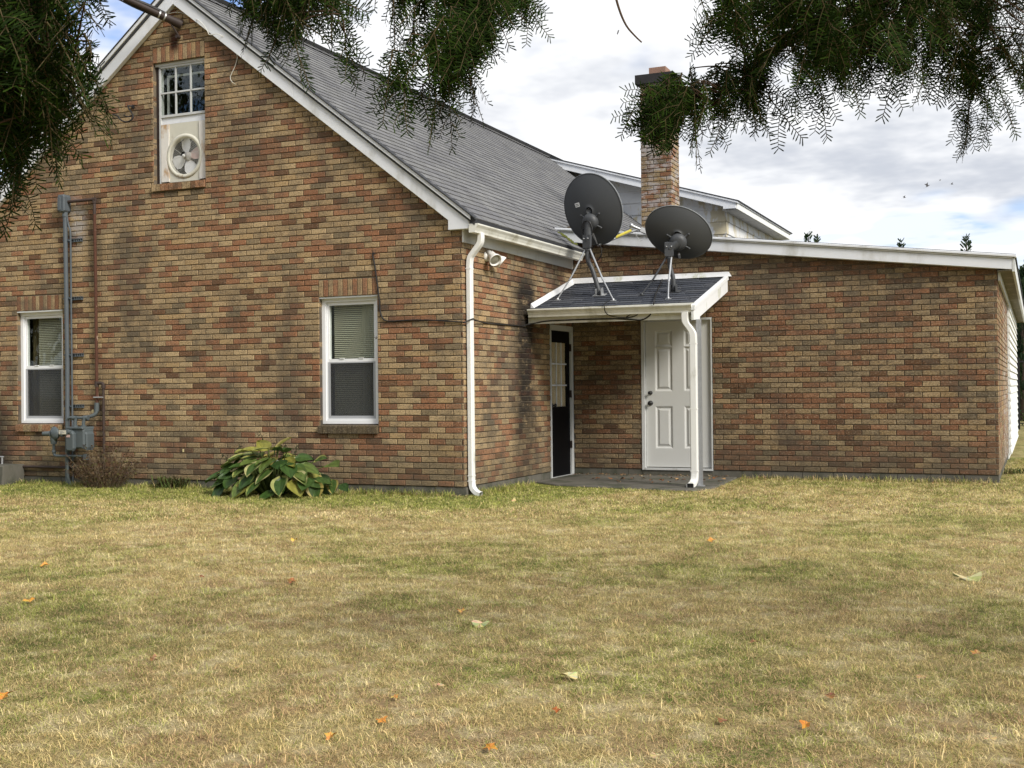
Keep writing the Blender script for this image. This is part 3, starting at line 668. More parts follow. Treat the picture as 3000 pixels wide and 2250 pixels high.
for i in range(3):
    ya, yb = PY0 + .12 + i * .51, PY0 + .12 + (i + 1) * .51 + .02
    yb = min(yb, YA - .02); fls = MB(); fls.hexa([(.004, ya, pz(ya)), (.05, ya, pz(ya) + .003), (.05, yb, pz(yb) + .003), (.004, yb, pz(yb)), (.004, ya, pz(ya) + .062 + .003 * i), (.009, ya, pz(ya) + .062 + .003 * i), (.009, yb, pz(yb) + .062 + .003 * i), (.004, yb, pz(yb) + .062 + .003 * i)]); fls.build('step_flashing', 'porch_rake', porch)
po = MB(); po.box((2.195, PY0 + .005, GZ + .01), (2.205, PY0 + .055, 1.92)); po.box((2.206, PY0 + .045, GZ + .01), (2.25, PY0 + .055, 1.92)); po.box((2.17, PY0 - .02, GZ - .02), (2.27, PY0 + .08, GZ + .03)); po.build('post', 'galvanised', porch)
dq = MB(); yq = PY0 - .075
dq.duct(arc_path([(2.085, yq, 2.005), (2.085, yq, 1.93), (2.10, yq, 1.87), (2.15, yq, 1.80), (2.178, yq, 1.74), (2.182, yq, 1.66)]) + [(2.182, yq, .8), (2.182, yq, .10)] + arc_path([(2.182, yq, .07), (2.180, yq - .015, .0), (2.172, yq - .07, -.045), (2.160, yq - .13, -.06)]), (1, 0, .0), .086, .058, open_end=True)
d2 = dq.build('downspout', 'downspout_paint', porch)
sb = MB(); sb.box((2.160, yq - .134, -.083), (2.1605, yq - .133, -.082)); 
ho = MB(); ho.box((2.128, yq - .128, -.085), (2.192, yq - .12, -.040)); ho.build('spout_mouth', 'knob', d2)
for zz in (1.62, .84, .10):
    sb = MB(); sb.box((2.137, yq - .0305, zz), (2.227, yq + .0305, zz + .012)); sb.build('strap', 'downspout_paint', d2)

# ---------------- windows
def sash_window(wdw, seed, rows_glass=None):
    x0, x1, z0, z1 = wdw; z0 += .012; w0 = MB(); zc = (z0 + z1) / 2 - .005; yf = .062
    root = MB()
    fw_ = .052
    root.box((x0 + .002, yf, z0), (x0 + fw_, .14, z1 - .002)); root.box((x1 - fw_, yf, z0), (x1 - .002, .14, z1 - .002)); root.box((x0 + fw_, yf, z1 - .062), (x1 - fw_, .14, z1 - .002)); root.box((x0 + fw_, yf, z0), (x1 - fw_, .14, z0 + .035))
    # inner stops
    root.box((x0 + fw_, yf + .012, z0 + .035), (x0 + fw_ + .016, .14, z1 - .062)); root.box((x1 - fw_ - .016, yf + .012, z0 + .035), (x1 - fw_, .14, z1 - .062))
    win = root.build('window', 'vinyl', house)
    us = MB(); a, b_ = x0 + fw_ + .016, x1 - fw_ - .016
    us.box((a, yf + .022, z1 - .100), (b_, .135, z1 - .064)); us.box((a, yf + .022, zc - .016), (b_, .135, zc + .022)); us.box((a, yf + .022, zc + .022), (a + .022, .135, z1 - .10)); us.box((b_ - .022, yf + .022, zc + .022), (b_, .135, z1 - .10)); us.build('upper_sash', 'vinyl', win)
    ls = MB(); ls.box((a, yf + .008, z0 + .036), (b_, .09, z0 + .062)); ls.build('lower_rail', 'vinyl', win)
    sc = MB(); yz = yf + .018
    sc.box((a, yz, z0 + .062), (a + .034, yz + .012, zc - .018)); sc.box((b_ - .034, yz, z0 + .062), (b_, yz + .012, zc - .018)); sc.box((a + .034, yz, z0 + .062), (b_ - .034, yz + .012, z0 + .096)); sc.box((a + .034, yz, zc - .03), (b_ - .034, yz + .012, zc - .018)); sc.build('screen_frame', 'screen_frame', win)
    sm_ = MB(); sm_.box((a + .034, yz + .004, z0 + .096), (b_ - .034, yz + .0045, zc - .03)); sm_.build('insect_screen', 'insect_screen', win)
    p = MB(); p.box((a + .022, yf + .040, zc + .022), (b_ - .022, yf + .044, z1 - .10)); p.build('pane', 'glass', win)
    p = MB(); p.box((a, yf + .056, z0 + .062), (b_, yf + .060, zc - .016)); p.build('pane', 'glass', win)
    la = MB()
    for t in (.3, .7): la.box((a + (b_ - a) * t - .03, yf + .012, zc + .022), (a + (b_ - a) * t + .03, yf + .03, zc + .030))
    la.build('latch', 'vinyl', win)
    bl = MB(); z = z0 + .06; xb = a + (.17 if seed == 1 else .05)
    zt = z1 - .09
    while z < zt:
        bl.hexa([(xb, .150, z), (b_ - .012, .150, z), (b_ - .012, .158, z + .0165), (xb, .158, z + .0165), (xb, .1512, z), (b_ - .012, .1512, z), (b_ - .012, .1592, z + .0165), (xb, .1592, z + .0165)]); z += .0235
    bl.build('blind', 'blind', win)
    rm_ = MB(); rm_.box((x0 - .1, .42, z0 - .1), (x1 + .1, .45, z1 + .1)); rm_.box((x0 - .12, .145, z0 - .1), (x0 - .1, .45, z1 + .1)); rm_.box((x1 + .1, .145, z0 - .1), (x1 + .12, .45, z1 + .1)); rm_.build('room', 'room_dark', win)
    cu = MB(); n = 14; cx0, cx1 = (x0 + .03, x0 + .20) if seed == 1 else (x0 + .45, x0 + .66)
    for i in range(n): 
        u = cx0 + (cx1 - cx0) * i / n; cu.face([(u, .25 + .018 * math.sin(i * 1.7), z0), (u + (cx1 - cx0) / n, .25 + .018 * math.sin((i + 1) * 1.7), z0), (u + (cx1 - cx0) / n, .25 + .018 * math.sin((i + 1) * 1.7), z1), (u, .25 + .018 * math.sin(i * 1.7), z1)])
    cu.build('curtain', 'curtain' if seed == 2 else 'room_warm', win)
    return win
sash_window(WL, 1); sash_window(WM, 2)
lp = MB(); lp.box((WL[0], .005, WL[3] - .02), (WL[1], .06, WL[3] - .001)); lp.build('head_strip', 'door_frame', gable_wall)
lp = MB(); lp.box((WM[0], .012, WM[3] - .02), (WM[1], .06, WM[3] - .001)); lp.build('head_strip', 'door_frame', gable_wall)
# attic window
x0, x1, z0, z1 = WU; yf = .055; zs = 4.62
fr_ = MB(); fr_.box((x0 + .052, yf, z0), (x0 + .078, .12, z1 - .05)); fr_.box((x1 - .024, yf, z0), (x1 - .002, .12, z1 - .05)); fr_.box((x0 + .002, yf - .012, z1 - .035), (x1 - .002, .12, z1 - .002)); fr_.box((x0 + .052, yf, z1 - .062), (x1 - .002, .12, z1 - .036))
attic = fr_.build('window', 'old_alu', house)
mb = MB(); mb.box((x0 + .002, yf + .01, z0), (x0 + .051, .12, z1 - .04)); mb.build('jamb', 'mast_brown', attic)
ax0, ax1 = x0 + .078, x1 - .024
us = MB(); us.box((ax0, yf + .004, zs), (ax1, yf + .03, zs + .03))
us.build('sash_rail', 'old_alu', attic)
zt = z1 - .062; zm = (zs + .03 + zt) / 2 - .02; wpx = (ax1 - ax0) / 3
for i in (1, 2): mb = MB(); mb.box((ax0 + i * wpx - .010, yf + .004, zs + .03), (ax0 + i * wpx + .010, yf + .026, zt)); mb.build('muntin', 'old_alu', attic)
mb = MB(); mb.box((ax0, yf + .001, zm - .010), (ax1, yf + .0255, zm + .010)); mb.build('muntin', 'old_alu', attic)
for i in range(3):
    for (za, zb) in ((zs + .03, zm - .01), (zm + .01, zt)): mb = MB(); mb.box((ax0 + i * wpx + (.010 if i else 0), yf + .012, za), (ax0 + (i + 1) * wpx - (.010 if i < 2 else 0), yf + .015, zb)); mb.build('pane', 'glass', attic)
mb = MB(); mb.box((ax0 + .03, .145, zs), (ax0 + .055, .165, zt - .09)); mb.box((ax0 + .03, .145, zt - .10), (ax1, .165, zt - .075)); mb.build('inner_sash', 'old_alu', attic)
mb = MB(); mb.box((ax0, yf + .022, zs - .085), (ax1, .12, zs - .002)); mb.build('meeting_board', 'white_trim', attic)
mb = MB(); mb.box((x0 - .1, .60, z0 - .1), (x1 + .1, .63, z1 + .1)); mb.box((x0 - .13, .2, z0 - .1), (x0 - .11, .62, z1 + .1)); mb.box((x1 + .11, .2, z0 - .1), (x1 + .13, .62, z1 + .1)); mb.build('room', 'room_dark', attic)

# ---------------- doors
# white six-panel door in the annex
x0, x1, z0, z1 = AD; yd = YA + .035
df = MB(); df.box((x0, YA - .006, z0), (x0 + .045, YA + .10, z1 - .002)); df.box((x1 - .020, YA + .004, z0), (x1, YA + .10, z1 - .002)); df.box((x0 + .045, YA - .004, z1 - .03), (x1 - .020, YA + .10, z1 - .002)); df.box((x0 + .045, YA - .012, z0), (x1 - .0, YA + .10, z0 + .028)); frame = df.build('door', 'door_frame', house)
leaf = MB(); lx0, lx1, lz0, lz1 = x0 + .050, x1 - .022, z0 + .040, z1 - .034
pw = (lx1 - lx0); st = .135 * pw / .9
cols_ = [(lx0 + .125, lx0 + .125 + .255), (lx1 - .125 - .255, lx1 - .125)]
rowsd = [(lz0 + .245, lz0 + .245 + .585), (lz0 + 1.02, lz0 + 1.02 + .52 + .09), (lz1 - .115 - .235, lz1 - .115)]
pan = [(a, b_, c, d) for (a, b_) in cols_ for (c, d) in rowsd]
cells = [(lx0, lx1, lz0, lz1)]
for h in pan: cells = cut(cells, h)
for (a, b_, c, d) in cells: leaf.prism([(a, c), (b_, c), (b_, d), (a, d)], (0, yd, 0), (1, 0, 0), Z3, (0, -1, 0), -.045, 0)
lf = leaf.build('door_leaf', 'door_white', frame)
for (a, b_, c, d) in pan:
    mb = MB()
    def rg(t, dy): return [(a + t, yd + dy, c + t), (b_ - t, yd + dy, c + t), (b_ - t, yd + dy, d - t), (a + t, yd + dy, d - t)]
    rings = [rg(0, 0), rg(.012, .002), rg(.028, .013), rg(.040, .013), rg(.066, .003)]
    pts = [p for r_ in rings for p in r_]
    mb.idx(pts, [(l * 4 + i, l * 4 + (i + 1) % 4, (l + 1) * 4 + (i + 1) % 4, (l + 1) * 4 + i) for l in range(4) for i in range(4)] + [(16, 17, 18, 19)]); mb.build('door_panel', 'door_white', frame)
for zz, r_ in ((1.035, .024), (.895, .029)):
    kp = ony(1904, 1150, YA); mb = MB(); mb.lathe([(.001, .0), (r_ * 1.15, .0), (r_ * 1.15, .008), (r_ * .5, .012), (r_ * .5, .03), (r_, .036), (r_, .056), (r_ * .6, .066), (.001, .067)], (kp.x, yd, zz), (0, -1, 0), 18); mb.build('knob' if zz < 1 else 'deadbolt', 'knob', frame)
mb = MB(); mb.box((x0 + .01, YA + .003, -.105), (x1, YA + .2, z0 - .004)); mb.build('threshold', 'concrete', frame)
# black half-glazed door in the return wall
y0, y1, z0, z1 = SD
df = MB(); df.box((-.10, y0, z0), (.004, y0 + .035, z1 - .002)); df.box((-.10, y1 - .10, z0), (.006, y1 - .014, z1 - .002)); df.box((-.10, y0 + .035, z1 - .075), (.006, y1 - .10, z1 - .002)); df.box((-.10, y0 + .035, z0), (.012, y1 - .10, z0 + .018)); frame2 = df.build('door', 'door_frame', house)
gy0, gy1, gz0, gz1 = y0 + .095, y1 - .215, .86, 1.73
leaf = MB()
for (a, b_, c, d) in cut([(y0 + .037, y1 - .102, z0 + .02, z1 - .077)], (gy0, gy1, gz0, gz1)): leaf.prism([(a, c), (b_, c), (b_, d), (a, d)], (-.018, 0, 0), (0, 1, 0), Z3, (1, 0, 0), -.045, 0)
leaf.build('door_leaf', 'door_black', frame2)
for i in (1, 2): mb = MB(); u = gy0 + (gy1 - gy0) * i / 3; mb.box((-.032, u - .008, gz0), (-.020, u + .008, gz1)); mb.build('muntin', 'white_trim', frame2)
for i in (1, 2): mb = MB(); v = gz0 + (gz1 - gz0) * i / 3; mb.box((-.033, gy0, v - .010), (-.019, gy1, v + .010)); mb.build('muntin', 'white_trim', frame2)
mb = MB(); mb.box((-.0365, gy0, gz0), (-.0345, gy1, gz1)); mb.build('pane', 'glass', frame2)
cu = MB(); n = 16
for i in range(n):
    u = gy0 + (gy1 - gy0) * i / n; v = gy0 + (gy1 - gy0) * (i + 1) / n; cu.face([(-.041 - .006 * (i % 2), u, gz0), (-.041 - .006 * ((i + 1) % 2), v, gz0), (-.041 - .006 * ((i + 1) % 2), v, gz1), (-.041 - .006 * (i % 2), u, gz1)])
cu.build('curtain', 'curtain_tan', frame2)
mb = MB(); mb.lathe([(.001, 0), (.03, 0), (.03, .008), (.012, .012), (.012, .035), (.026, .042), (.026, .06), (.001, .066)], (-.018, y0 + .09, .88), (1, 0, 0), 14); mb.build('knob', 'knob', frame2)
for zz in (.28, .98, 1.62): mb = MB(); mb.box((-.02, y1 - .108, zz), (.010, y1 - .092, zz + .10)); mb.build('hinge', 'mast_brown', frame2)
# moss in the valley where the annex meets the main roof
mb = MB(); rnd2 = random.Random(3)
for i in range(60):
    x = rnd2.uniform(-.08, .14); y = 3.27 + rnd2.uniform(-.12, .07); z = rooftop(x) + .006; r_ = rnd2.uniform(.008, .02)
    mb.lathe([(.001, r_), (r_ * .7, r_ * .7), (r_, 0)], (x, y, z), Nv, 6)
mb.build('moss', 'moss', roof)

# ================================================================== things fixed to the house
# ---------------- window fan
FC = ony(541, 457, .065); FR = .232
fan = thing('window_fan', 'cream box fan with pale blades in lower half of attic window', 'fan', (FC.x, .08, WU[2] + .012))
zb, zt_ = WU[2] + .014, zs - .088
pa = MB(); xl, xr = ax0 + .118, ax1 - .10; seg = 40
ring = [(FC.x + FR * math.cos(2 * math.pi * i / seg), FC.z + FR * math.sin(2 * math.pi * i / seg)) for i in range(seg)]
def edge(i):
    a = 2 * math.pi * i / seg; dx, dz_ = math.cos(a), math.sin(a); t = min(((xr - FC.x) / dx if dx > 1e-6 else (xl - FC.x) / dx if dx < -1e-6 else 9), ((zt_ - FC.z) / dz_ if dz_ > 1e-6 else (zb - FC.z) / dz_ if dz_ < -1e-6 else 9))
    t = max(t, FR + .006); return (FC.x + dx * t, FC.z + dz_ * t)
for i in range(seg):
    j = (i + 1) % seg; e0, e1 = edge(i), edge(j)
    pa.face([(ring[i][0], .070, ring[i][1]), (e0[0], .066, e0[1]), (e1[0], .066, e1[1]), (ring[j][0], .070, ring[j][1])])
# cover the corners
for cx_, cz_ in ((xl, zt_), (xr, zt_), (xl, zb), (xr, zb)): pa.box((min(cx_, cx_ + (.1 if cx_ == xl else -.1)), .067, min(cz_, cz_ + (.07 if cz_ == zb else -.07))), (max(cx_, cx_ + (.1 if cx_ == xl else -.1)), .069, max(cz_, cz_ + (.07 if cz_ == zb else -.07))))
pa.build('panel', 'fan_cream', fan)
mb = MB(); mb.lathe([(FR + .045, .016), (FR + .052, .0), (FR + .030, -.012), (FR, -.004), (FR - .004, .05)], (FC.x, .062, FC.z), (0, 1, 0), 48); mb.build('venturi_ring', 'fan_cream', fan)
gr = MB()
for i in range(11):
    r_ = FR - .006 - i * .0165; mb_path = [(FC.x + r_ * math.cos(2 * math.pi * j / 40), .050 + .010 * (r_ / FR) ** 2, FC.z + r_ * math.sin(2 * math.pi * j / 40)) for j in range(41)]; gr.tube(mb_path, .0016, 4, cap=False)
for i in range(8): a = i * math.pi / 4 + .2; gr.tube([(FC.x + .05 * math.cos(a), .049, FC.z + .05 * math.sin(a)), (FC.x + FR * math.cos(a), .062, FC.z + FR * math.sin(a))], .002, 4)
gr.build('grille', 'grille', fan)
for i, ang in enumerate((97, 205, 290, 14)):
    mb = MB(); A_ = R(ang); d_ = Vector((math.cos(A_), 0, math.sin(A_))); t_ = Vector((-math.sin(A_), 0, math.cos(A_))); C_ = Vector((FC.x + .01, .105, FC.z))
    out = [(.05, -.028), (.10, -.070), (.165, -.088), (.215, -.070), (.228, 0), (.215, .060), (.165, .080), (.10, .062), (.05, .024)]
    f_ = [C_ + d_ * u + t_ * v + Vector((0, .22 * v, 0)) for u, v in out]; bk = [p + Vector((0, .003, 0)) for p in f_]; n_ = len(f_)
    mb.idx(f_ + bk, [tuple(reversed(range(n_))), tuple(range(n_, 2 * n_))] + [(j, (j + 1) % n_, n_ + (j + 1) % n_, n_ + j) for j in range(n_)]); o = mb.build('blade', 'fan_pink' if i == 3 else 'fan_blade', fan)
    if i == 3: o['label'] = 'pinkish faded fan blade on the right'
mb = MB(); mb.lathe([(.001, -.035), (.052, -.03), (.058, .0), (.058, .05)], (FC.x + .02, .105, FC.z), (0, 1, 0), 20); mb.build('motor', 'fan_motor', fan)
mb = MB(); mb.lathe([(.001, -.012), (.022, -.012), (.024, .0), (.012, .004), (.012, .05)], (FC.x - .005, .052, FC.z), (0, 1, 0), 16); mb.build('hub', 'grille', fan)
for (a, b_) in ((ax0 + .004, ax0 + .125), (ax1 - .105, ax1 - .003)):
    n_ = 9; left = a < FC.x - .2; pl = []
    for j in range(n_):
        z = zb + .01 + (zt_ - zb - .014) * j / (n_ - 1); u = max(0, 1 - ((z - FC.z) / (FR + .06)) ** 2); inn = math.sqrt(u) * (FR + .055)
        e = (min(b_, FC.x - inn) if left else max(a, FC.x + inn)); pl.append((e, z))
    poly = [(a, pl[0][1])] + pl + [(a, pl[-1][1])] if left else pl + [(b_, pl[-1][1]), (b_, pl[0][1])]
    if not left: poly = poly[::-1]; 
    mb = MB(); mb.prism(poly[::1] if left else poly[::-1], (0, 0, 0), (1, 0, 0), Z3, (0, -1, 0), -.075, -.052 + (.0), 0, back=True); mb.build('side_strip', 'peeling_wood', fan)

# ---------------- satellite dishes on the porch roof
def roofpt(x, y):
    d = ray(x, y); t = (pz(CAM.y) - CAM.z) / (d.z - .285 * d.y); return CAM + d * t
def dish(name, label, Cc, nrm, roll, ra, rb, mcol, feet, mast_path, mast_r, feed, big):
    t = thing(name, label, 'satellite dish', feet[0], 'satellite dishes on the porch roof')
    n = Vector(nrm).normalized(); up = (Vector(Z3) - n * n.z).normalized(); rt = n.cross(up).normalized()
    u = rt * math.cos(roll) + up * math.sin(roll); v = up * math.cos(roll) - rt * math.sin(roll)
    seg, rg_ = 48, 9; mb = MB(); depth = .10 * max(ra, rb) / .45
    def P(s, a, off=0.0): return Vector(Cc) + u * (ra * s * math.cos(a)) + v * (rb * s * math.sin(a)) + n * (depth * (s * s - 1) + off)
    for side, off in ((1, 0.0), (-1, .006)):
        pts = [P((i + 1) / rg_, 2 * math.pi * j / seg, off) for i in range(rg_) for j in range(seg)] + [P(0, 0, off)]
        fs = [(i * seg + j, i * seg + (j + 1) % seg, (i + 1) * seg + (j + 1) % seg, (i + 1) * seg + j) for i in range(rg_ - 1) for j in range(seg)] + [(len(pts) - 1, j, (j + 1) % seg) for j in range(seg)]
        if side == 1: fs = [tuple(reversed(f)) for f in fs]
        mb.idx(pts, fs, sm=True)
    refl = mb.build('reflector', mcol, t)
    mb = MB(); mb.tube([P(1.0, 2 * math.pi * j / seg, .003) for j in range(seg + 1)], .0085, 6, cap=False); mb.build('rim', mcol, t)
    mb = MB(); mb.tube([P(1.012, 2 * math.pi * j / seg, .012) for j in range(seg + 1)], .005, 6, cap=False); mb.build('front_lip', 'dish_rim', t)
    back = P(0, 0) - n * .0
    B0_ = Vector(Cc) - up * (rb * .30) - n * (depth * .95)      # bracket on the back, below the middle
    mb = MB(); mb.lathe([(.105, .03), (.112, -.02), (.10, -.06), (.065, -.085), (.001, -.088)], B0_, n, 24); mb.build('back_bracket', 'bracket', t)
    for a in (R(35), R(145), R(215), R(325)):
        d_ = rt * math.cos(a) + up * math.sin(a); mb = MB(); mb.tube([B0_ + d_ * .09 - n * .01, B0_ + d_ * .17 + n * .015], [.014, .010], 8); mb.lathe([(.001, -.03), (.013, -.03), (.013, -.005)], B0_ + d_ * .165 + n * .015, n, 10); mb.build('bracket_arm', 'bracket', t)
    top = Vector(mast_path[-1])
    mb = MB(); mb.tube([top - Vector((0, 0, .10)), top + Vector((0, 0, .05))], mast_r * 1.35, 14); mb.tube([top + Vector((0, 0, .02)), B0_ - n * .05], [.05, .06], 12); mb.obox(top + Vector((0, 0, .03)) - n * .02, rt * .055, n * .025, Vector((0, 0, .085))); mb.build('mast_clamp', 'bracket', t)
    for sgn in (-1, 1):
        mb = MB(); mb.lathe([(.001, -.012), (.009, -.012), (.009, .0)], top + rt * (sgn * .03) + Vector((0, 0, .07)) - n * .05, n, 8); mb.build('bolt', 'galvanised', t)
    mb = MB(); mb.tube(smooth_path(mast_path, 6), mast_r, 14); mb.build('mast', 'bracket', t)
    ft = feet[0]; mb = MB(); mb.obox(Vector(ft) + Np * .008, Ap * .085, Bp * .06, Np * .004); mb.obox(Vector(ft) + Np * .05 + Ap * .036, Ap * .004, Bp * .05, Np * .045); mb.obox(Vector(ft) + Np * .05 - Ap * .036, Ap * .004, Bp * .05, Np * .045); mb.build('foot_plate', 'galvanised' if big else 'bracket', t)
    hub = Vector(mast_path[-2]) * .35 + Vector(mast_path[-1]) * .65
    for f in feet[1:]:
        f = Vector(f); sd = Ap * (.035 if f.x > ft[0] else -.035); mid = hub.lerp(f, .60); mb = MB()
        mb.tube([hub + sd * .8, mid], .0125, 8); mb.tube([hub.lerp(f, .52), f + Np * .02], .0095, 8); mb.tube([mid - Vector((0, .03, 0)), mid + Vector((0, .02, 0))], .008, 6)
        mb.obox(f + Np * .006, Ap * .035, Bp * .022, Np * .004); mb.lathe([(.016, 0), (.016, .022), (.001, .026)], f + Np * .008, Np, 10); mb.build('strut', 'galvanised' if (big or f.x > 1.6) else 'bracket', t)
    arm0 = Vector(Cc) - up * (rb * 1.0) - n * .02; fd = Vector(feed)
    mb = MB(); mb.tube([B0_ - up * .16, arm0, fd - (Vector(Cc) - fd).normalized() * .03], .016, 10); mb.build('feed_arm', 'galvanised', t)
    if big: mb = MB(); mb.tube([arm0.lerp(fd, .46), arm0.lerp(fd, .86)], .021, 10); mb.build('arm_sleeve', 'yellow_tape', t)
    mb = MB(); ax = (Vector(Cc) - fd).normalized(); sidev = ax.cross(Vector(Z3)).normalized()
    mb.tube([fd - ax * .06, fd + ax * .08], .020, 12); mb.lathe([(.001, .10), (.030, .10), (.034, .085), (.022, .055)], fd, ax, 16); mb.obox(fd - ax * .10, ax * .055, sidev * .035, ax.cross(sidev) * .030); mb.tube(smooth_path([fd - ax * .1 - Vector((0, 0, .03)), fd - ax * .1 - Vector((0, 0, .10)), fd - ax * .03 - Vector((0, 0, .15)), fd + ax * .03 - Vector((0, 0, .07))], 5), .004, 5); mb.build('feed_horn', 'galvanised', t)
    if big:
        s_ = Vector(Cc) - u * .155 + v * .115 - n * (depth * (1 - .192) + .006); mb = MB(); mb.obox(s_, u * .034, v * .028, n * .002); st_ = mb.build('sticker', 'label_white', t)
        for q_ in (.010, -.010): mb = MB(); mb.obox(s_ - n * .0025 + v * q_, u * .024, v * .0055, n * .0006); mb.build('print_line', 'print_grey', st_)
        for i in range(3):
            o_ = B0_ - up * .10 - n * (.09 + .012 * i); w_ = .06 + .02 * i; mb = MB()
            mb.tube(smooth_path([o_ - rt * w_ * .5 - up * .05, o_ - rt * w_ + up * .02, o_ - rt * w_ * .3 + up * .13, o_ + rt * w_ * .5 + up * .10, o_ + rt * w_ * .6 - up * .03, o_ - up * .10], 5), .0045, 5); mb.build('cable_loop', 'black_rubber', t)
        o_ = hub + Vector((.12, .0, -.06)); mb = MB()
        for i in range(2): mb.tube([o_ + rt * (.075 * math.cos(a) + .03 * math.sin(a)) + Vector((0, 0, .10 * math.sin(a) - .03 * math.cos(a))) + Vector((0, -.01 * i, .008 * i)) for a in [2 * math.pi * j / 24 for j in range(25)]], .004, 5, cap=False)
        mb.build('cable_coil', 'black_rubber', t)
    return t
m1, l1, r1 = roofpt(1757, 866), roofpt(1634, 880), roofpt(1797, 882)
m2, l2, r2 = roofpt(1974, 856), roofpt(1881, 866), roofpt(1958, 877)
yy = 2.60
CR = Vector((FW.x, FW.y, 0)).normalized(); CRT = Vector((RT.x, RT.y, 0)).normalized()
n1 = (CR * math.cos(R(34)) + CRT * math.sin(R(34))) * math.cos(R(17)) + Vector(Z3) * math.sin(R(17))
dish('satellite_dish', 'taller round dark grey dish with white sticker and yellow feed arm', ony(1737, 614, yy + .12), n1, R(8), .425, .475, 'dish_grey', [m1, l1, r1],
     [m1 + Vector((0, 0, .02)), m1.lerp(ony(1722, 735, yy), .55) + Vector((-.005, 0, 0)), ony(1722, 760, yy), ony(1722, 712, yy)], .030, ony(1866, 668, yy + .42), True)
n2 = (CR * math.cos(R(14)) + CRT * math.sin(R(14))) * math.cos(R(22)) + Vector(Z3) * math.sin(R(22))
dish('satellite_dish', 'shorter tilted oval black dish nearer the porch corner', ony(1988, 681, yy + .12), n2, R(-25), .435, .325, 'dish_dark', [m2, l2, r2],
     [m2 + Vector((0, 0, .02)), ony(1972, 815, yy), ony(1962, 775, yy), ony(1961, 735, yy)], .028, ony(2010, 690, yy + .60), False)

# ---------------- service mast and wires at the gable top
ms = thing('service_mast', 'thick dark brown service mast poking out of the brick gable peak', 'mast', ony(528, 78, 0))
a = ony(531, 72, 0.0); b_ = ony(372, -2, -.55)
mb = MB(); dirm = (b_ - a); mb.tube([a, a + dirm * .12, a + dirm * .45, a + dirm * 1.05], [.062, .056, .040, .036], 12); mb.build('mast_pipe', 'mast_brown', ms)
for f, r_ in ((.30, .052), (.40, .048)): mb = MB(); mb.tube([a + dirm * f, a + dirm * (f + .025)], r_, 12); mb.build('clamp', 'galvanised', ms)
mb = MB(); mb.tube([a + Vector((-.02, -.01, -.16)), a + dirm * .22 + Vector((0, 0, -.03))], .012, 8); mb.tube([a + Vector((-.03, .01, -.16)), a + Vector((-.03, -.06, -.16))], .022, 10); mb.build('brace', 'mast_brown', ms)
for i, (dx, dz_) in enumerate(((.0, .05), (.02, .035), (-.02, -.035))):
    mb = MB(); mb.tube(smooth_path([a + dirm * .30 + Vector((dx, 0, dz_)), a + dirm * .6 + Vector((dx, 0, dz_ * 1.1)), a + dirm * 1.1 + Vector((dx, 0, dz_)), a + dirm * 2.6 + Vector((dx, 0, dz_ + .1)), a + dirm * 8 + Vector((0, 0, .8))], 4), .013 if i else .017, 7); mb.build('service_wire', 'black_rubber', ms)
wc = MB(); pts = [(495, 40), (520, 36), (555, 46), (590, 66), (607, 90), (615, 102), (640, 100), (672, 122), (694, 160), (690, 190), (675, 225), (680, 240), (690, 247)]
base_ = [ony(x, y, -.015 if y > 110 or x < 560 else -.115) for x, y in pts]
tag(wc.build('white_cable', 'gutter', None) if False else (wc.tube(smooth_path(base_, 5), .0045, 6), wc.build('white_cable', 'gutter', None, base_[-1]))[1], 'thin white cable looping from the mast down beside the attic window', 'cable')
hk = MB(); hp = [ony(x, y, Y) for x, y, Y in ((388, 312, -.01), (375, 310, -.05), (380, 322, -.08), (390, 340, -.08), (384, 352, -.09), (368, 357, -.10), (352, 350, -.12), (345, 340, -.14), (330, 335, -.2))]
hk.tube(smooth_path(hp, 5), .010, 7); hk.tube(smooth_path([ony(362, 338, -.12), ony(376, 342, -.09), ony(386, 338, -.08)], 4), .009, 7); hk.obox(ony(390, 312, -.008), (.02, 0, 0), (0, .006, 0), (0, 0, .022))
tag(hk.build('wire_hook', 'black_rubber', None, hp[0]), 'curled black wire anchor on brick left of the attic window', 'hook')

# ---------------- electrical conduit, vent pipe and gas meter on the left
cx = ony(196, 900, -.055).x
el = thing('conduit', 'grey electrical conduit with junction box running up the brick wall', 'conduit', (cx, -.05, GZ))
mb = MB(); mb.tube([(cx - .012, -.06, GZ), (cx + .005, -.06, 1.5), (cx - .012, -.06, 3.36), (cx - .016, -.06, 3.52)], .029, 12); mb.build('main_pipe', 'conduit', el)
mb = MB(); mb.tube([(cx - .014, -.06, 3.44), (cx - .014, -.06, 3.50)], .036, 12); mb.build('collar', 'conduit', el)
hd = MB(); hd.prism([(-.055, 0), (.030, 0), (.048, .02), (.048, .20), (.030, .23), (-.055, .23), (-.072, .20), (-.072, .02)], (cx - .015, 0, 3.50), (1, 0, 0), Z3, (0, -1, 0), .005, .125, .012, back=True); hb = hd.build('junction_box', 'conduit', el)
hd = MB(); hd.prism([(-.05, .02), (-.015, .02), (-.008, .03), (-.008, .19), (-.015, .20), (-.05, .20), (-.058, .19), (-.058, .03)], (cx - .015, 0, 3.50), (1, 0, 0), Z3, (0, -1, 0), .125, .136, .004); hd.build('box_cover', 'conduit', hb)
mb = MB(); tx = cx + .055; mb.tube(smooth_path([(cx + .015, -.06, 3.50), (cx + .018, -.055, 3.42), (cx + .03, -.045, 3.33), (tx, -.04, 3.24), (tx, -.035, 3.0), (tx, -.035, 2.0)], 4) + [(tx + .004, -.035, 1.0), (tx + .004, -.035, GZ)], .0125, 8); mb.build('thin_pipe', 'conduit', el)
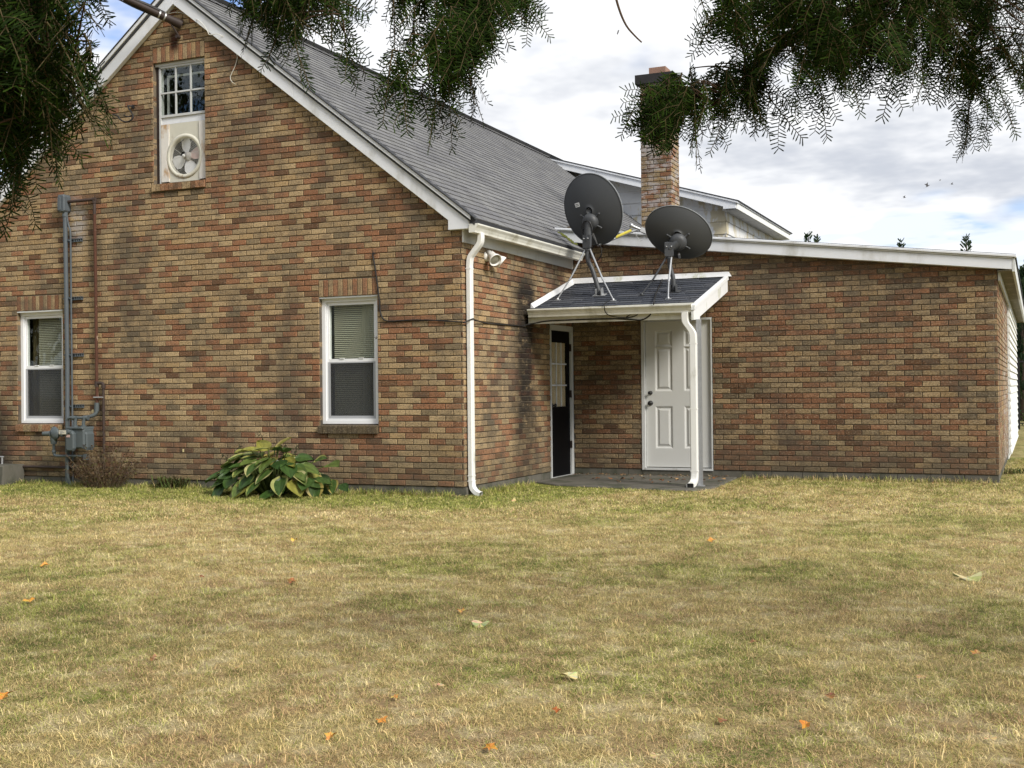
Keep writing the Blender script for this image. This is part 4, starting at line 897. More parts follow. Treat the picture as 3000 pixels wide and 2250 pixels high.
for yy_ in (704, 874, 1040, 1190):
    z = ony(225, yy_, -.01).z; mb = MB(); mb.box((cx - .07, -.026, z + .016), (cx + .235, -.004, z + .022)); mb.box((cx - .07, -.026, z - .022), (cx + .235, -.004, z - .016)); mb.box((cx - .07, -.008, z - .016), (cx + .235, -.004, z + .016))
    for i in range(4): mb.box((cx + .10 + .036 * i, -.026, z - .016), (cx + .106 + .036 * i, -.008, z + .016))
    mb.tube([(cx - .055, -.055, z), (cx + .055, -.055, z)], .010, 6); mb.build('strut_bracket', 'conduit', el)
rx = ony(279, 850, -.05).x; zt2 = ony(278, 584, -.05).z
vp = thing('vent_pipe', 'rust streaked iron pipe descending beside the grey conduit', 'pipe', (rx, -.05, 1.2))
mb = MB(); zd = ony(280, 628, -.05).z; mb.tube([(cx + .03, -.05, zt2), (rx - .03, -.05, zt2), (rx, -.05, zt2), (rx, -.05, zd)], .020, 10); mb.tube([(rx - .035, -.05, zt2), (rx + .022, -.05, zt2)], .027, 10); mb.tube([(rx, -.05, zt2 + .02), (rx, -.05, zt2 - .05)], .026, 10); mb.build('elbow_arm', 'dark_pipe', vp)
zj = ony(284, 1122, -.05).z
mb = MB(); mb.tube([(rx, -.05, zd), (rx + .008, -.05, zd * .6 + zj * .4), (rx + .012, -.05, zj)], .021, 10); mb.build('riser', 'rust', vp)
x2 = ony(303, 1140, -.05).x
mb = MB(); mb.tube(smooth_path([(rx + .012, -.05, zj + .03), (rx + .014, -.05, zj - .0), (rx + .045, -.05, zj - .005), (x2 - .02, -.05, zj - .005), (x2, -.05, zj - .03), (x2, -.05, zj - .08)], 4), .020, 10); mb.tube([(rx + .012, -.05, zj + .02), (rx + .012, -.05, zj - .05)], .028, 10); mb.tube([(x2, -.05, zj - .02), (x2, -.05, zj - .07)], .027, 10); mb.build('offset_joint', 'dark_pipe', vp)
mb = MB(); mb.tube([(x2, -.05, zj - .07), (x2, -.05, GZ - .05)], .0165, 8); mb.tube([(x2, -.05, zj - .33), (x2, -.05, zj - .38)], .022, 8); mb.build('down_pipe', 'dark_pipe', vp)
zg = ony(285, 1216, -.08).z
mb = MB(); mb.tube([(rx + .014, -.05, zj - .04), (rx + .016, -.05, zg + .10)], .021, 10); mb.build('lower_riser', 'rust', vp)
mb = MB(); mb.tube([(rx - .02, -.075, zg + .23), (x2 + .012, -.075, zg + .23)], .010, 6); mb.build('pipe_clamp', 'galvanised', vp)
# gas meter
mx_ = ony(232, 1280, -.22); gx, gz = mx_.x, mx_.z
gm_ = thing('gas_meter', 'grey gas meter with round regulator and pipework in front of the conduit', 'gas meter', (gx, -.2, GZ))
mb = MB(); gp = smooth_path([(rx + .016, -.05, zg + .12), (rx + .016, -.07, zg + .03), (rx - .03, -.10, zg - .012), (rx - .12, -.14, zg - .03), (gx + .03, -.20, zg - .035)], 5)
mb.tube(gp, .024, 10); mb.tube([(rx + .016, -.055, zg + .16), (rx + .016, -.06, zg + .05)], .032, 10); mb.build('outlet_pipe', 'meter_grey', gm_)
zz = zg - .035; mb = MB(); mb.tube([(gx + .10, -.19, zz), (gx - .17, -.2, zz + .005), (gx - .21, -.2, zz - .01), (gx - .225, -.2, zz - .05), (gx - .225, -.2, gz - .05), (gx - .225, -.2, gz - .52), (gx - .225, -.12, GZ - .05)], .021, 10); mb.tube([(gx + .06, -.195, zz), (gx + .12, -.18, zz)], .034, 10); mb.tube([(gx - .12, -.2, zz + .0), (gx - .06, -.2, zz + .0)], .030, 10); mb.build('bypass_pipe', 'meter_grey', gm_)
for dx in (-.075, .065):
    mb = MB(); mb.tube([(gx + dx, -.21, gz + .12), (gx + dx, -.21, gz + .19), (gx + dx + .015, -.205, zz)], [.022, .022, .020], 10); mb.tube([(gx + dx, -.21, gz + .125), (gx + dx, -.21, gz + .15)], .036, 10); mb.build('swivel_joint', 'meter_grey', gm_)
bd = MB(); hw = .135
bd.prism([(-hw, -.10), (-hw + .03, -.15), (hw - .03, -.15), (hw, -.10), (hw, .09), (hw - .02, .12), (-hw + .02, .12), (-hw, .09)], (gx + .01, 0, gz), (1, 0, 0), Z3, (0, -1, 0), .12, .29, .02, back=True); bd.build('body', 'meter_grey', gm_)
bd = MB(); bd.prism([(-.125, -.13), (-.10, -.165), (-.01, -.165), (.012, -.13), (.012, .06), (-.02, .095), (-.10, .095), (-.125, .06)], (gx, 0, gz - .015), (1, 0, 0), Z3, (0, -1, 0), .29, .335, .016, back=True); bf = bd.build('front_cover', 'meter_grey', gm_)
bd = MB(); bd.prism([(.0, -.12), (.03, -.16), (.06, -.16), (.075, -.12), (.075, .05), (.05, .08), (.02, .08), (.0, .05)], (gx + .10, 0, gz - .01), (1, 0, 0), Z3, (0, -1, 0), .14, .27, .016, back=True); bd.build('rear_cover', 'meter_grey', gm_)
bd = MB(); bd.prism([(-.15, .0), (.14, .0), (.13, .028), (-.14, .028)], (gx, 0, gz + .105), (1, 0, 0), Z3, (0, -1, 0), .10, .31, .006, back=True); bd.build('top_flange', 'meter_grey', gm_)
bd = MB(); bd.box((gx - .21, -.36, gz + .035), (gx - .075, -.30, gz + .095)); bd.tube([(gx - .075, -.32, gz + .065), (gx - .03, -.32, gz + .062)], .034, 10); rd_ = bd.build('register', 'meter_grey', gm_)
bd = MB(); bd.box((gx - .205, -.364, gz + .04), (gx - .085, -.361, gz + .09)); tg = bd.build('register_tag', 'tag_pale', rd_)
bd = MB()
for u, v, l in ((-.195, .072, .06), (-.18, .058, .07), (-.19, .048, .04)): bd.box((gx + u, -.3655, gz + v), (gx + u + l, -.3645, gz + v + .006))
bd.build('print', 'print_grey', tg)
bd = MB(); bd.box((gx - .105, -.341, gz - .0), (gx - .045, -.3355, gz + .035)); bd.build('badge', 'fan_pink', gm_)
rgx = ony(161, 1270, -.22); rg0 = Vector((rgx.x, -.22, rgx.z))
bd = MB(); bd.lathe([(.001, -.05), (.05, -.045), (.085, -.012), (.092, 0), (.092, .012), (.085, .02), (.05, .05), (.001, .055)], rg0, Vector((-.25, -1, 0)), 24); bd.tube([rg0 + Vector((-.05, -.03, .0)), rg0 + Vector((-.15, -.06, .0))], [.035, .026], 12); bd.tube([rg0 + Vector((-.02, 0, -.05)), rg0 + Vector((-.02, 0, -.14))], [.05, .036], 10)
bd.build('regulator', 'meter_grey', gm_)
bd = MB(); bd.tube([rg0 + Vector((.05, 0, 0)), (gx - .225, -.2, rg0.z)], .026, 10); bd.tube([rg0 + Vector((.10, 0, 0)), rg0 + Vector((.13, 0, 0))], .042, 8); bd.build('inlet_union', 'meter_grey', gm_)
pz_low = ony(200, 1336, -.2).z; bd = MB(); bd.tube(smooth_path([rg0 + Vector((-.02, 0, -.12)), Vector((rg0.x - .02, -.22, pz_low + .06)), Vector((rg0.x - .01, -.22, pz_low + .015)), Vector((rg0.x + .04, -.22, pz_low)), Vector((rg0.x + .08, -.22, pz_low))], 4) + [Vector((gx + .05, -.20, pz_low + .003)), Vector((gx + .09, -.20, pz_low + .003))], .0185, 10); bd.lathe([(.001, .03), (.022, .02), (.028, 0), (.022, -.02), (.001, -.03)], (rg0.x - .02, -.22, pz_low + .055), Z3, 12); bd.box((gx + .07, -.23, pz_low - .045), (gx + .125, -.17, pz_low + .03)); bd.build('lower_pipe', 'meter_grey', gm_)
bd = MB(); zl = ony(100, 1368, -.03).z; bd.tube([(-7.6, -.03, zl + .008), (gx - .20, -.04, zl)], .0175, 8); bd.tube([(gx - .25, -.05, zl), (gx - .16, -.06, zl)], .034, 8); bd.build('ground_pipe', 'dark_pipe', gm_)
yt = MB(); yt.obox(ony(272, 1205, -.045), (.016, 0, .004), (0, .001, 0), (-.003, 0, .022)); tag(yt.build('yellow_tag', 'tag_yellow', None, ony(272, 1205, -.045)), 'small yellow paper tag hanging by the gas meter pipe bend', 'tag')
yt = MB(); yt.obox(ony(537, 1320, -.012), (.012, 0, 0), (0, .001, 0), (0, 0, .02)); tag(yt.build('yellow_tag', 'tag_yellow', None, ony(537, 1320, -.012)), 'tiny pale yellow scrap stuck low on the brick wall', 'tag')

# ---------------- floodlight
fp = onx(1424, 752, 0.0)
ft = thing('floodlight', 'white twin floodlight under the eave beside the downspout', 'light', fp)
mb = MB(); mb.lathe([(.001, .045), (.05, .040), (.058, .0)], fp, (1, 0, 0), 20); mb.build('base_plate', 'lamp_white', ft)
for (dy, ax) in ((-.02, Vector((.75, -.45, -.62))), (.10, Vector((.65, .35, -.62)))):
    o_ = fp + Vector((.05, dy * .6, .03)); ax.normalize(); mb = MB()
    mb.lathe([(.001, -.03), (.036, -.025), (.038, .06), (.045, .07), (.075, .13), (.080, .155), (.072, .156), (.060, .13)], o_ + ax * -.0, ax, 24); mb.tube([fp + Vector((.02, dy * .3, -.01)), o_ - ax * .0], .016, 8)
    hdl = mb.build('lamp_head', 'lamp_white', ft); mb = MB(); mb.lathe([(.001, .146), (.04, .144), (.072, .134)], o_, ax, 20); mb.build('lens', 'lamp_lens', hdl)

# ---------------- black coax cable
cp = [ony(x, y, -.014) for x, y in ((1098, 744), (1093, 741), (1092, 748), (1098, 778), (1105, 830), (1110, 868), (1113, 905), (1118, 926), (1127, 938), (1145, 941), (1200, 938), (1260, 938), (1310, 941), (1355, 944))]
cp += [Vector((.03, -.02, ony(1370, 944, 0).z)), Vector((.078, .09, 1.905)), Vector((.06, .17, 1.90))] + [onx(x, y, .012) for x, y in ((1425, 947), (1460, 950), (1500, 953), (1530, 955))]
cp += [Vector((.03, 1.70, 1.905)), Vector((.06, PY0 - .03, 1.925))] + [ony(x, y, PY0 - .028) for x, y in ((1600, 941), (1660, 938), (1740, 935), (1800, 934), (1850, 936), (1880, 937), (1905, 922), (1914, 895))] + [ony(1916, 885, PY0 - .15)] + [roofpt(x, y) + Np * .012 for x, y in ((1922, 862), (1935, 835), (1948, 800))]
cb_ = MB(); cb_.tube(smooth_path(cp, 4), .0085, 6); tag(cb_.build('black_cable', 'black_rubber', None, cp[0]), 'black coaxial cable running from the gable wall across to the porch fascia', 'cable')
cp = [roofpt(1795, 881) + Np * .012, roofpt(1778, 886) + Np * .01, ony(1771, 893, PY0 - .16), ony(1772, 910, PY0 - .155), ony(1780, 921, PY0 - .10), ony(1800, 928, PY0 - .05), ony(1835, 931, PY0 - .03), ony(1862, 925, PY0 - .03), ony(1868, 918, PY0 - .03), ony(1850, 920, PY0 - .03), ony(1835, 929, PY0 - .03)]
cb_ = MB(); cb_.tube(smooth_path(cp, 5), .006, 6); tag(cb_.build('black_cable', 'black_rubber', None, cp[0]), 'short black cable looping from the taller dish over the porch gutter', 'cable')
cl_ = MB(); pt = ony(1103, 990, -.01); 
for a in (.3, 1.5, 2.9, 4.1, 5.3): cl_.tube([pt, pt + Vector((.025 * math.cos(a), -.01, .02 * math.sin(a)))], .003, 5)
tag(cl_.build('wall_anchor', 'mast_brown', None, pt), 'small rusty wire anchor on brick right of the middle window', 'anchor')

# ---------------- porch slab, concrete block at the far left
sbm = MB(); sbm.prism([(.02, 2.0), (.45, 1.63), (2.28, 1.28), (2.42, 1.9), (2.30, YA - .02), (.02, YA - .02)], (0, 0, 0), (1, 0, 0), (0, 1, 0), Z3, -.35, -.082, .012); tag(sbm.build('porch_slab', 'concrete'), None, None, kind='structure')
bk = MB(); q0 = onz(68, 1405, GZ); bk.prism([(-7.9, -.25), (-6.62, -.25), (-6.60, .16), (-7.9, .16)], (0, -.02, 0), (1, 0, 0), Z3, (0, -1, 0), 0, .36, .015, back=True)
tag(bk.build('concrete_block', 'concrete', None, (-7.2, -.2, -.25)), 'low dark concrete block against the wall at the far left', 'block')
tp2 = MB(); hb_ = ony(6, 1362, -.10); tp2.tube([hb_ + Vector((0, 0, -.05)), hb_ + Vector((.005, 0, .11))], .012, 8); tp2.tube([hb_ + Vector((-.05, -.03, -.05)), hb_ + Vector((0, 0, .02)), hb_ + Vector((.05, -.02, -.04))], .008, 6); tp2.tube([hb_ + Vector((-.03, 0, .11)), hb_ + Vector((.03, 0, .11))], .01, 6)
tag(tp2.build('outdoor_tap', 'galvanised', None, hb_ + Vector((0, 0, -.05))), 'little grey standpipe tap on the concrete block', 'tap')

# ================================================================== plants by the wall
def leaf_mesh(mb, base, d, nrm, L, W, cup, droop, cin, cedge, edge_w=.22, rnd=random):
    """broad ovate leaf: base point, direction, upper side"""
    d = Vector(d).normalized(); n = Vector(nrm); n = (n - d * n.dot(d)).normalized(); s = d.cross(n)
    nu, nv = 7, 6; P = []
    for i in range(nu + 1):
        t = i / nu; w_ = W * .5 * (math.sin(math.pi * min(1, t * .94 + .06) ** .72) ** .85 if 0 < t < 1 else (.10 if t == 0 else .0))
        for j in range(nv + 1):
            u = j / nv * 2 - 1
            P.append(Vector(base) + d * (L * t) + s * (w_ * u) + n * (cup * W * u * u * .35 - droop * L * t * t + .012 * L * math.sin(j * 2.4 + t * 9) * abs(u)))
    for i in range(nu):
        for j in range(nv):
            u = abs((j + .5) / nv * 2 - 1); t = (i + .5) / nu; e = u > 1 - edge_w * 1.5 or t > .93
            k_ = rnd.uniform(.82, 1.15) * (1.0 if j % 2 else .86)
            c = cedge if e else cin
            a = i * (nv + 1) + j
            mb.idx([P[a], P[a + 1], P[a + nv + 2], P[a + nv + 1]], [(0, 1, 2, 3)], tuple(min(1, x * k_) for x in c), True)
rnd = random.Random(17)
hc = Vector((-2.25, -.52, GZ))
hosta = thing('hosta', 'leafy green hosta with yellowing edges at the foot of the wall', 'plant', hc)
GREENS = [(.045, .090, .018), (.056, .105, .024), (.036, .075, .020), (.070, .120, .028), (.11, .155, .035)]
EDGE = [(.32, .33, .11), (.42, .40, .17), (.20, .23, .06), (.38, .31, .09), (.28, .28, .08)]
def hosta_leaf(base, tip_dir, L, W, yellow=0):
    mb = MB(); g = rnd.choice(GREENS); e = rnd.choice(EDGE)
    if yellow: g = (.26, .25, .05); e = (.50, .40, .13)
    d = Vector(tip_dir).normalized(); out = Vector((d.x, d.y, 0)); nrm = Vector((rnd.uniform(-.25, .25), rnd.uniform(-.6, -.15), 1)) + out * .55
    leaf_mesh(mb, base, d, nrm, L, W, rnd.uniform(.15, .5), rnd.uniform(.05, .3), g, e, rnd.uniform(.06, .15), rnd)
    root_ = hc + Vector(((base[0] - hc.x) * .25, (base[1] - hc.y) * .25, .02)); lf = mb.build('leaf', 'hosta_leaf', hosta)
    st = MB(); mid = root_.lerp(Vector(base), .55) + Vector((0, 0, .06)); st.tube(smooth_path([root_, mid, Vector(base)], 3), .006, 5, (.12, .16, .05)); st.build('stalk', 'weed_leaf', hosta)
nl = 92
for i in range(nl):
    a = i * 2.39996 + rnd.uniform(-.2, .2); f = math.sqrt((i + .5) / nl)
    rx_, ry_ = .66, .42
    bx = hc.x + math.cos(a) * f * rx_; by = hc.y + math.sin(a) * f * ry_ * (1.0 if math.sin(a) < 0 else .75)
    h_ = .37 * (1 - f ** 2.2) + .12 + rnd.uniform(-.06, .06)
    el_ = .35 - 1.35 * f + rnd.uniform(-.25, .2)
    hosta_leaf((bx, by, GZ + h_), (math.cos(a) + rnd.uniform(-.75, .75), math.sin(a) * .9 - .25 + rnd.uniform(-.5, .3), el_ + rnd.uniform(-.15, .35)), rnd.uniform(.20, .31), rnd.uniform(.15, .22), yellow=(rnd.random() < .09))
for (x, y, Y, dx, dz_, L, W) in ((965, 1362, -.35, .5, .1, .23, .19), (975, 1405, -.35, .2, -.5, .20, .15), (1000, 1420, -.30, .6, -.3, .16, .12), (950, 1425, -.32, -.4, -.3, .15, .11), (925, 1350, -.3, .8, .35, .20, .15)):
    p_ = ony(x, y, Y); hosta_leaf(p_, (dx, -.35, dz_), L, W)
# dead flower stalks rising out of the hosta
for (x0_, y0_, x1_, y1_) in ((700, 1400, 648, 1325), (730, 1380, 700, 1300), (790, 1360, 760, 1262), (830, 1360, 820, 1295), (860, 1370, 870, 1300), (690, 1410, 662, 1350), (810, 1370, 838, 1300)):
    mb = MB(); a_, b2 = ony(x0_, y0_, -.40), ony(x1_, y1_, -.32); pts = smooth_path([a_, a_.lerp(b2, .5) + Vector((.01, 0, .03)), b2], 5); mb.tube(pts, .003, 4, (.07, .06, .035))
    for j in range(11):
        q_ = pts[-1 - j % 7].lerp(pts[-2 - j % 7], rnd.random()); e = q_ + Vector((rnd.uniform(-.035, .035), rnd.uniform(-.03, .02), rnd.uniform(-.05, -.01))); mb.tube([q_, q_.lerp(e, .5), e], [.002, .006, .001], 4, rnd.choice([(.055, .065, .035), (.07, .06, .04), (.09, .10, .05)]), cap=False)
    mb.build('seed_stalk', 'weed_leaf', hosta)
# dried shrub
sc_ = Vector((-5.0, -.28, GZ))
shrub = thing('dry_shrub', 'brown withered shrub in front of the gas meter pipes', 'shrub', sc_)
stm_ = MB(); lv = MB(); rnd = random.Random(23)
DRY = [(.10, .062, .035), (.14, .09, .05), (.075, .045, .03), (.17, .12, .065), (.11, .10, .035), (.085, .055, .045)]
tall = [(-.02, .86), (.12, .60), (.33, .52), (.22, .55), (-.30, .55), (.46, .42)]
for i in range(150):
    a = rnd.uniform(0, 2 * math.pi); f = rnd.random() ** .5; b0_ = sc_ + Vector((math.cos(a) * f * .28, math.sin(a) * f * .15, 0))
    H = rnd.uniform(.20, .50) * (1.25 - .5 * f); lean = Vector((math.cos(a) * f * .34 + rnd.uniform(-.1, .1), math.sin(a) * f * .2, 0))
    if i < len(tall): b0_ = sc_ + Vector((tall[i][0] * .5, .05, 0)); H = tall[i][1]; lean = Vector((tall[i][0] * .5, .03, 0))
    pts = smooth_path([b0_, b0_ + lean * .35 + Vector((0, 0, H * .5)), b0_ + lean + Vector((rnd.uniform(-.04, .04), 0, H))], 5); stm_.tube(pts, [.0035 - .0022 * j / (len(pts) - 1) for j in range(len(pts))], 4, rnd.choice([(.20, .15, .09), (.12, .08, .05), (.26, .21, .14)]), cap=False)
    for j in range(34 if i < len(tall) else 16):
        q_ = pts[rnd.randrange(3, len(pts))]; d_ = Vector((rnd.uniform(-1, 1), rnd.uniform(-1, 1), rnd.uniform(-.8, .9))).normalized(); l_ = rnd.uniform(.015, .036); s_ = d_.cross(Vector((rnd.uniform(-1, 1), rnd.uniform(-1, 1), .3))).normalized() * l_ * .33
        q_ = q_ + d_ * rnd.uniform(0, .02); c_ = rnd.choice(DRY); lv.face([q_, q_ + d_ * l_ * .5 + s_, q_ + d_ * l_, q_ + d_ * l_ * .5 - s_], c_)
stm_.build('stems', 'weed_leaf', shrub); lv.build('dead_leaves', 'weed_leaf', shrub)
# weed clump
def weeds(name, label, c, n, spread, hgt, seed, cols):
    c = Vector(c); t = thing(name, label, 'plant', c); rnd = random.Random(seed); mb = MB()
    for i in range(n):
        a = rnd.uniform(0, 2 * math.pi); b0_ = c + Vector((rnd.gauss(0, spread * .35), rnd.gauss(0, spread * .15), 0)); l_ = hgt * rnd.uniform(.4, 1.1); d_ = Vector((math.cos(a) * .7, math.sin(a) * .5, 1)).normalized(); w_ = rnd.uniform(.003, .008)
        s_ = Vector((-d_.y, d_.x, 0)).normalized() * w_; m_ = b0_ + d_ * l_ * .6; e = b0_ + d_ * l_ + Vector((d_.x * .5, d_.y * .5, -.35)) * l_ * .5; cc_ = rnd.choice(cols)
        mb.idx([b0_ - s_, b0_ + s_, m_ + s_, m_ - s_, e], [(0, 1, 2, 3), (3, 2, 4)], cc_, True)
        if rnd.random() < .5:
            for j in range(4):
                q_ = b0_.lerp(m_, rnd.random()); d2 = Vector((rnd.uniform(-1, 1), rnd.uniform(-1, .4), rnd.uniform(-.2, .8))).normalized(); s2 = d2.cross(Vector(Z3)).normalized() * .008; mb.face([q_, q_ + d2 * .02 + s2, q_ + d2 * .045, q_ + d2 * .02 - s2], cc_)
    mb.build('foliage', 'weed_leaf', t); return t
WG = [(.07, .10, .03), (.10, .14, .04), (.16, .17, .06), (.05, .075, .025), (.24, .20, .10), (.13, .10, .05)]
weeds('weed_clump', 'scruffy green weed clump between dry shrub and hosta', (-4.03, -.10, GZ), 210, .40, .24, 3, WG)
weeds('weed_tuft', 'small weed tuft at the foot of the annex side wall', (5.62, YA + 1.7, GZ), 60, .3, .13, 5, WG)

# ================================================================== fallen leaves
def fallen(x, y, size, colr, label, kind=0, group='fallen leaves on the lawn', Zoff=.020):
    p_ = onz(x, y, GZ + .02); p_.z = gh(p_.x, p_.y) + Zoff; rnd = random.Random(int(x * 7 + y)); mb = MB(); a0 = rnd.uniform(0, 6.28); n_ = 15; pts = []
    for i in range(n_):
        a = a0 + 2 * math.pi * i / n_; r_ = size * .43 * ((1.0 if i % 3 == 0 else .62) if kind == 0 else 1.0) * rnd.uniform(.85, 1.1); el = .55 if kind else .9
        pts.append(Vector((math.cos(a) * r_, math.sin(a) * r_ * el, size * (.09 * math.sin(a * 2 + a0) + .06 * abs(math.cos(a)) + rnd.uniform(-.05, .06)))))
    c_ = Vector((0, 0, 0))
    tilt = Matrix.Rotation(rnd.uniform(.1, .5), 3, 'X')                # propped on the blades, facing the sky and the viewer a little
    P_ = [p_ + tilt @ v for v in [c_] + pts]
    for i in range(n_): mb.idx([P_[0], P_[1 + i], P_[1 + (i + 1) % n_]], [(0, 1, 2)], tuple(min(1, v * rnd.uniform(.8, 1.2)) for v in colr), True)
    mb.tube([P_[0], P_[1] + (P_[1] - P_[0]) * .5], .0012, 4, (.25, .15, .06))
    o = mb.build('fallen_leaf', 'dry_leaf', None, p_); tag(o, label, 'leaf', group)
OR, YE, PA, BR, RE = (.52, .22, .04), (.55, .40, .14), (.60, .53, .27), (.26, .13, .06), (.36, .10, .03)
fallen(2360, 2117, .062, OR, 'bright orange fallen leaf alone on the right of the lawn')
fallen(1436, 2174, .066, OR, 'orange and yellow fallen leaf near the bottom centre of the lawn')
fallen(1118, 2097, .060, OR, 'orange fallen leaf left of the red one in the foreground')
fallen(1634, 2065, .050, RE, 'small dark red fallen leaf in the foreground')
fallen(968, 2143, .062, (.62, .30, .07), 'light orange fallen leaf above the left foreground corner')
fallen(1156, 2028, .05, (.50, .26, .07), 'flat amber fallen leaf beside a brown patch')
fallen(14, 2030, .085, OR, 'orange fallen leaf at the left edge of the lawn')
fallen(1408, 1817, .115, PA, 'pale curled yellow leaf in a green grass patch', 1)
fallen(1665, 1967, .105, PA, 'pale cream elongated fallen leaf in the middle of the lawn', 1)
fallen(1350, 1780, .08, (.60, .36, .10), 'tan orange leaf just behind the pale curled one')
fallen(2834, 1690, .20, (.52, .45, .25), 'large crumpled tan leaf near the right edge of the lawn', 1)
fallen(2862, 1922, .07, (.50, .24, .09), 'rusty leaf below the large crumpled tan leaf')
fallen(133, 1657, .10, (.58, .30, .07), 'orange leaf toward the left in the dry strip')
fallen(85, 1757, .09, (.55, .30, .06), 'yellow orange leaf near the left edge')
fallen(857, 1702, .10, (.30, .13, .05), 'curled rust brown leaf in the dry patch left of centre')
fallen(1510, 1467, .11, (.60, .42, .18), 'light tan leaf on the green strip below the house corner')
fallen(2087, 1588, .09, (.58, .28, .07), 'small orange leaf halfway to the annex')
fallen(862, 1585, .09, (.62, .42, .10), 'yellow leaf in the dry strip below the hosta')
for i, (x, y) in enumerate(((460, 1920), (450, 1928), (590, 1692), (2120, 2102), (2430, 2038), (1925, 2200), (2900, 2170), (2585, 1740), (330, 1510), (165, 1905), (1290, 1995), (700, 1950), (2700, 1990), (1795, 1765), (2210, 1880))):
    fallen(x, y, .05, random.Random(i).choice([BR, (.40, .27, .13), (.48, .36, .2)]), 'small dull brown dead leaf lying in the grass', 1, 'dull dead leaves scattered in the lawn')
rnd = random.Random(91)
for i in range(26):
    x = rnd.uniform(1700, 2150); y = 1406 + rnd.uniform(-3, 10); p_ = onz(x, y, -.075)
    if p_.y > YA - .06: p_.y = YA - .08
    mb = MB(); r_ = rnd.uniform(.02, .045); a0 = rnd.uniform(0, 6)
    pts = [p_ + Vector((math.cos(a0 + j * 1.05) * r_ * rnd.uniform(.6, 1), math.sin(a0 + j * 1.05) * r_ * .7, rnd.uniform(.003, .028))) for j in range(6)]; mb.idx([p_ + Vector((0, 0, .012))] + pts, [(0, 1 + j, 1 + (j + 1) % 6) for j in range(6)], rnd.choice([(.22, .085, .03), (.30, .13, .05), (.15, .07, .035), (.36, .22, .10)]), True)
    tag(mb.build('fallen_leaf', 'dry_leaf', None, p_), 'brown leaf blown onto the slab at the porch wall', 'leaf', 'leaves on the porch slab')

# ================================================================== birds
def bird(x, y, Z, span, tilt, label, up=.5):
    c = atd(x, y, Z); t = thing('bird', label, 'bird', c, 'birds in the sky'); rt_, u_ = RT.copy(), UP.copy()
    a = rt_ * math.cos(tilt) + u_ * math.sin(tilt); b2 = u_ * math.cos(tilt) - rt_ * math.sin(tilt)
    mb = MB(); L = span * .45; mb.tube([c - a * L * .5 - FW * .02, c - a * L * .2, c + a * L * .25, c + a * L * .5], [.008, .045 * span, .038 * span, .004], 8); mb.build('body', 'bird', t)
    for s_ in (-1, 1):
        mb = MB(); w1 = c + (FW * s_ * .55 + b2 * up) * span * .26; w2 = w1 + (FW * s_ * .5 + b2 * up * .3 - a * .35 * s_) * span * .28
        p = [c + a * span * .06, w1 + a * span * .05, w2, w1 - a * span * .10, c - a * span * .08]; q_ = [v - b2 * .006 for v in p]
        mb.idx(p + q_, [(0, 1, 2, 3, 4), (9, 8, 7, 6, 5)] + [(i, 5 + i, 5 + (i + 1) % 5, (i + 1) % 5) for i in range(5)]); mb.build('wing', 'bird', t)
    mb = MB(); p = [c - a * L * .45 + b2 * .01, c - a * L * .95 + FW * span * .06, c - a * L * .95 - FW * span * .06]; mb.idx(p + [v - b2 * .008 for v in p], [(0, 1, 2), (5, 4, 3)]); mb.build('tail', 'bird', t)
bird(1811, 94, 40, .42, 1.2, 'larger grey bird flying near the bare twig at top centre', .2)
bird(2718, 545, 60, .55, .5, 'bird with raised wings, biggest of the small flock', .9)
bird(2650, 579, 62, .36, .2, 'lowest bird of the small flock at the right', .8)
bird(2755, 528, 75, .28, .7, 'tiny highest bird of the small flock', .6)
bird(2789, 540, 66, .34, -.1, 'rightmost bird of the small flock', .8)

